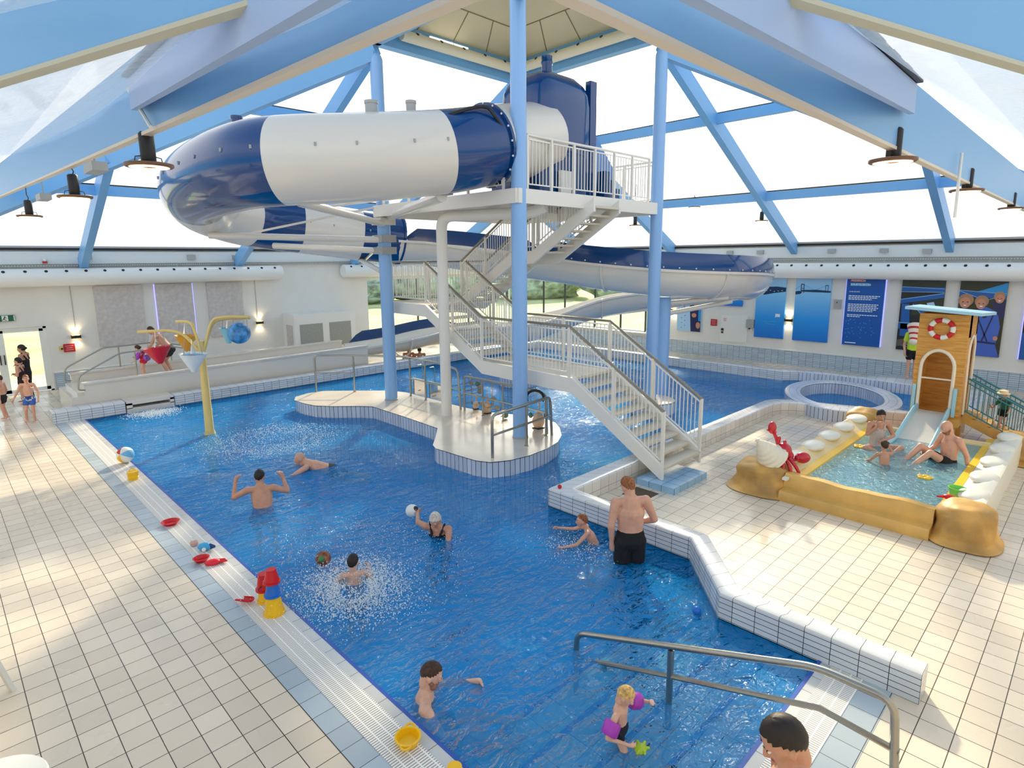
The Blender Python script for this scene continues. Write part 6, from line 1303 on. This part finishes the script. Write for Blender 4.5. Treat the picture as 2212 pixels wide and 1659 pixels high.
t = thing('alarm_beacon', 'small white and red alarm beacon on the upper left wall fascia', 'alarm', (2.85, 23.5, 4.0)); build(MB().bb((2.79, 23.46, 4.0), (2.91, 23.54, 4.06)), 'base', SGR, t, 0); build(MB().ell((2.85, 23.48, 4.1), (.055, .05, .05), 12, 8), 'dome', WHITE, t)
# grey acoustic panels and purple strips on the left wall
AC = mat('acoustic_panel', (206, 200, 198), .9, vary=.06, scale=9)
LED = mat('led_violet', (150, 150, 255), .5, emit=1.6)
for i, (x0, x1, lab) in enumerate(((4.0, 5.38, 'wide grey acoustic panel on the left wall nearest the door'), (5.8, 6.98, 'middle grey acoustic panel on the left wall edged in violet light'), (7.48, 8.72, 'right hand grey acoustic panel on the left wall'))):
    t = thing('acoustic_panel', lab, 'wall panel', ((x0 + x1) / 2, 23.56, 1.25)); build(MB().bb((x0, 23.53, 1.25), (x1, 23.6, 3.25)), 'panel', AC, t, 0)
    if i == 1:
        for xx in (x0 - .03, x1 + .01): build(MB().bb((xx, 23.575, 1.25), (xx + .02, 23.598, 3.25)), 'led_strip', LED, t, 0)
# plant cabinet with grilles
GRL = tiles('grille_mesh', (196, 198, 192), (120, 122, 116), .03, .03, .01, .6, uv=False, axes='XZ', vary=0)
t = thing('service_cabinet', 'white boxed cabinet with grey grilles on the left wall', 'cabinet', (11.6, 23.1, 0)); build(MB().bb((10.26, 22.6, 0), (12.95, 23.6, 1.92)), 'box', WHITE, t, 0)
for a, b in ((10.48, 11.45), (11.75, 12.72)): build(MB().bb((a, 22.585, .55), (b, 22.6, 1.52)), 'grille', GRL, t, 0)
build(MB().bb((10.245, 22.75, .5), (10.26, 23.3, 1.5)), 'side_grille', AC, t, 0)
solo(MB().bb((12.98, 23.5, 1.68), (13.06, 23.6, 1.8)), 'wall_sensor', DARK, 'tiny black sensor on the wall right of the cabinet', 'sensor', smooth=0)
# posters
def colr(n_, c, e_=0): return mat('print_' + n_, c, .35)
GRAD = bpy.data.materials.new('print_water'); GRAD.use_nodes = True; nn = GRAD.node_tree.nodes; LL = GRAD.node_tree.links; tcn = nn.new('ShaderNodeTexCoord'); sx = nn.new('ShaderNodeSeparateXYZ'); crr = nn.new('ShaderNodeValToRGB')
LL.new(tcn.outputs['Generated'], sx.inputs[0]); LL.new(sx.outputs['Z'], crr.inputs[0]); e = crr.color_ramp.elements; e[0].color = lin((0, 116, 214)); e[1].color = lin((168, 212, 246)); m1 = e.new(.35); m1.color = lin((30, 156, 240)); m2 = e.new(.72); m2.color = lin((130, 200, 248)); LL.new(crr.outputs[0], nn['Principled BSDF'].inputs['Base Color']); nn['Principled BSDF'].inputs['Roughness'].default_value = .35
XP = 22.82
def poster(y0, y1, z0, z1, label, base, layers=(), led=False):
    t = thing('wall_poster', label, 'poster', (XP + .03, (y0 + y1) / 2, z0), 'posters on the right wall')
    build(MB().bb((XP, y1, z0), (XP + .08, y0, z1)), 'board', base, t, 0); W_, H_ = y0 - y1, z1 - z0
    for k, (nm, m_, polys) in enumerate(layers):
        g = MB()
        for pl in polys:
            b = len(g.v); x = XP - .0015 * (k + 1); pts = [(x, y0 - u * W_, z0 + v * H_) for u, v in pl]; g.v += [V(p) for p in pts]
            for tr_ in tessellate_polygon([[V((p[1], p[2], 0)) for p in pts]]): g.face([b + i for i in tr_])
        build(g, nm, m_, t, 0)
    if led:
        for yy in (y0 + .005, y1 - .02): build(MB().bb((XP + .05, yy, z0), (XP + .075, yy + .015, z1)), 'led_strip', LED, t, 0)
    return t
def ov(u, v, a, b, n_=16): return [(u + a * math.cos(2 * math.pi * i / n_), v + b * math.sin(2 * math.pi * i / n_)) for i in range(n_)]
def rc(u0, v0, u1, v1): return [(u0, v0), (u1, v0), (u1, v1), (u0, v1)]
def ln(u0, v0, u1, v1, w_): 
    d = math.hypot((u1 - u0) * .5, v1 - v0); nx, ny = -(v1 - v0) / d * w_ * 2, (u1 - u0) * .5 / d * w_; return [(u0 + nx, v0 + ny), (u1 + nx, v1 + ny), (u1 - nx, v1 - ny), (u0 - nx, v0 - ny)]
NV = colr('navy', (30, 34, 84)); FACE = colr('face', (206, 140, 112)); HR = colr('hair', (170, 130, 96)); HR2 = colr('hair_dark', (70, 46, 34)); FOREST = colr('forest', (44, 52, 34)); STB = colr('steel_blue', (20, 92, 172)); STL = colr('steel_light', (120, 186, 236)); SUIT = colr('suit', (64, 104, 196)); SUITD = colr('suit_dark', (30, 40, 92)); PALE = colr('pale', (176, 214, 244)); SKYB = colr('sky', (24, 150, 224)); HILL = colr('hill', (20, 56, 92)); WHP = colr('white', (240, 246, 252)); TXB = colr('deep_blue', (0, 88, 176)); REDP = colr('red', (206, 38, 44)); CYN = colr('cyan', (70, 176, 226)); DRK = colr('dark', (26, 26, 30))
poster(13.1, 12.02, .96, 3.24, 'poster of riveted pale steel beside people in dark jackets', PALE, [('dark_area', NV, [[(.45, 1), (1, 1), (1, 0), (.6, 0)]]), ('sky_area', SKYB, [[(.72, 1), (1, 1), (1, .62), (.85, .6)], rc(.9, .2, 1, .5)]), ('faces', FACE, [ov(.6, .62, .1, .05), ov(.8, .5, .1, .05), ov(.9, .12, .09, .06), ov(.72, .3, .1, .04)]), ('rivets', HILL, [ov(.2 + .14 * (k % 2), .06 + .045 * k, .018, .008, 8) for k in range(16)])])
poster(11.5, 10.3, 2.11, 3.24, 'small landscape poster mostly hidden behind the open slide', GRAD, [('hill', HILL, [[(0, .45), (.6, .5), (1, .42), (1, .3), (.5, .25), (0, .3)]])])
poster(9.76, 8.66, .97, 3.24, 'blue fjord poster with a dark wooded shore and a small white speech bubble', GRAD, [('shore', HILL, [[(0, .84), (.35, .85), (.7, .86), (1, .845), (1, .78), (.6, .75), (.3, .72), (0, .73)]]), ('houses', WHP, [rc(.2 + .13 * k, .775 + .008 * (k % 3), .24 + .13 * k, .783 + .008 * (k % 3)) for k in range(6)]), ('ripples', CYN, [ln(.3, .27, .75, .285, .004), ln(.35, .24, .7, .23, .004)]), ('speech_bubble', WHP, [rc(.7, .36, .86, .41), [(.72, .37), (.68, .345), (.76, .36)]])])
poster(8.32, 7.12, .97, 3.24, 'poster of a blue fjord crossed by a suspension bridge', GRAD, [('shore', HILL, [[(0, .79), (.12, .8), (.2, .78), (.14, .75), (0, .74)], [(.15, .815), (.6, .825), (1, .81), (1, .785), (.5, .785), (.15, .79)]]), ('bridge', HILL, [rc(.15, .77, .17, .91), rc(.23, .77, .25, .91), rc(.15, .9, .25, .912), rc(.15, .84, .25, .848), rc(.84, .78, .855, .9), rc(.91, .78, .925, .9), rc(.84, .89, .925, .9)] + [ln(.2, .905 - 0, .55, .82, .0012), ln(.55, .82, .88, .895, .0012), ln(0, .83, .2, .905, .0012)])])
ps5 = poster(6.63, 5.47, .97, 3.25, 'deep blue information poster with white text lines and water drops', TXB, [('red_band', REDP, [rc(.1, .955, .48, 1.0)]), ('cyan_band', CYN, [rc(.1, .895, .6, .94)]),
    ('white_print', WHP, [rc(.08 + 0, v, .08 + w_, v + .013) for v, w_ in ((.74, .82), (.715, .76), (.69, .62), (.615, .8), (.59, .77), (.565, .8), (.54, .75), (.515, .66), (.455, .8), (.43, .34), (.03, .3))]),
    ('word_gaps', TXB, [rc(.08 + g_ * .075 + .013 * math.sin(g_ * 7 + r_ * 3), v, .095 + g_ * .075 + .013 * math.sin(g_ * 7 + r_ * 3), v + .014) for r_, v in enumerate((.74, .715, .69, .615, .59, .565, .54, .515, .455, .43)) for g_ in range(1, 11)]),
    ('drops', CYN, [ov(rnd.uniform(.05, .95), rnd.uniform(.12, .4), .012, .007, 8) for k in range(34)])], led=True)
text('FREDERICIA', .085, MR(6.5, 3.165, 22.812), WHP, ps5, 'heading', .002); text('IDRÆTSCENTER', .085, MR(6.5, 3.03, 22.812), WHP, ps5, 'heading', .002); text('HVAD ER DET?', .05, MR(6.53, 2.8, 22.812), WHP, ps5, 'heading', .001)
poster(4.98, 3.82, .96, 3.25, 'poster of blue steel bridge girders behind the slide hut', DRK, [('ground', FOREST, [rc(0, .9, 1, 1), [(.3, .5), (1, .55), (1, .75), (.3, .7)]]), ('girders', STB, [rc(0, .84, 1, .9), [(0, .66), (1, .76), (1, .82), (0, .72)], [(.06, .2), (.3, .2), (.22, .66), (.04, .66)], [(.3, .66), (.46, .66), (1, .3), (1, .2)], rc(0, .3, .7, .38)]), ('edges', STL, [ln(0, .9, 1, .88, .004), ln(0, .83, 1, .835, .004), ln(0, .72, 1, .82, .005), ln(.3, .66, 1, .22, .004), ln(0, .39, .7, .385, .005), ln(.0, .1, 1, .02, .003), ln(0, .07, 1, -.0, .003)]), ('house', PALE, [[(.62, .68), (.78, .7), (.86, .6), (.72, .58)]]), ('road', colr('road', (96, 84, 78)), [[(0, .14), (.6, .22), (.9, .2), (0, .04)]])])
poster(3.44, 2.3, .97, 3.25, 'poster of three smiling people in blue overalls on a bridge', FOREST, [('water', SKYB, [[(.4, .86), (1, .98), (1, .8), (.4, .82)]]), ('girder', STB, [[(0, .86), (1, .84), (1, .76), (0, .8)]]), ('edges', STL, [ln(0, .87, 1, .835, .004), ln(0, .86, .6, .74, .004), ln(.55, .74, 1, .82, .003)]), ('overalls', SUIT, [[(.36, .6), (.6, .66), (.86, .6), (.95, .4), (.9, .16), (1, 0), (.4, 0), (.3, .3)], [(0, .52), (.3, .5), (.34, 0), (0, 0)]]), ('back_jacket', SUITD, [[(.7, .72), (1, .74), (1, .5), (.86, .56)]]), ('hair', HR, [ov(.16, .74, .17, .085), ov(.5, .73, .15, .08), ov(.86, .8, .12, .065)]), ('portrait_skin', FACE, [ov(.15, .705, .12, .075), ov(.49, .695, .105, .068), ov(.87, .77, .09, .058)]), ('harness', SUITD, [ln(.42, .56, .72, .2, .008), ln(.78, .56, .6, .2, .008), ln(.3, .2, .9, .18, .012), ov(.6, .53, .05, .02)]), ('hands', FACE, [ov(.14, .1, .06, .03), ov(.88, .25, .05, .03)]), ('eyes', HR2, [ov(.1, .715, .022, .007, 8), ov(.2, .715, .022, .007, 8), ov(.45, .7, .02, .006, 8), ov(.54, .7, .02, .006, 8), ov(.83, .775, .016, .005, 8), ov(.9, .775, .016, .005, 8)]), ('smile_marks', WHP, [ov(.15, .67, .035, .007, 10), ov(.5, .665, .035, .008, 10), ov(.87, .745, .03, .007, 10)])])
poster(1.84, .6, .97, 3.25, 'blue poster edged in violet light at the right end of the wall', STB, [('dark_area', DRK, [[(0, .6), (1, .7), (1, .2), (0, .35)]])], led=True)
# thin wall cables
for i, (x, z0, z1, lab) in enumerate(((3.4, 1.75, 3.3, 'thin cable running up the wall from the lamp by the door'), (9.25, 1.75, 3.3, 'thin cable running up the wall from the lamp right of the panels'))): solo(MB().tube([(x, 23.585, z0), (x, 23.585, z1)], .008, 6), 'wall_cable', GREYM, lab, 'cable')
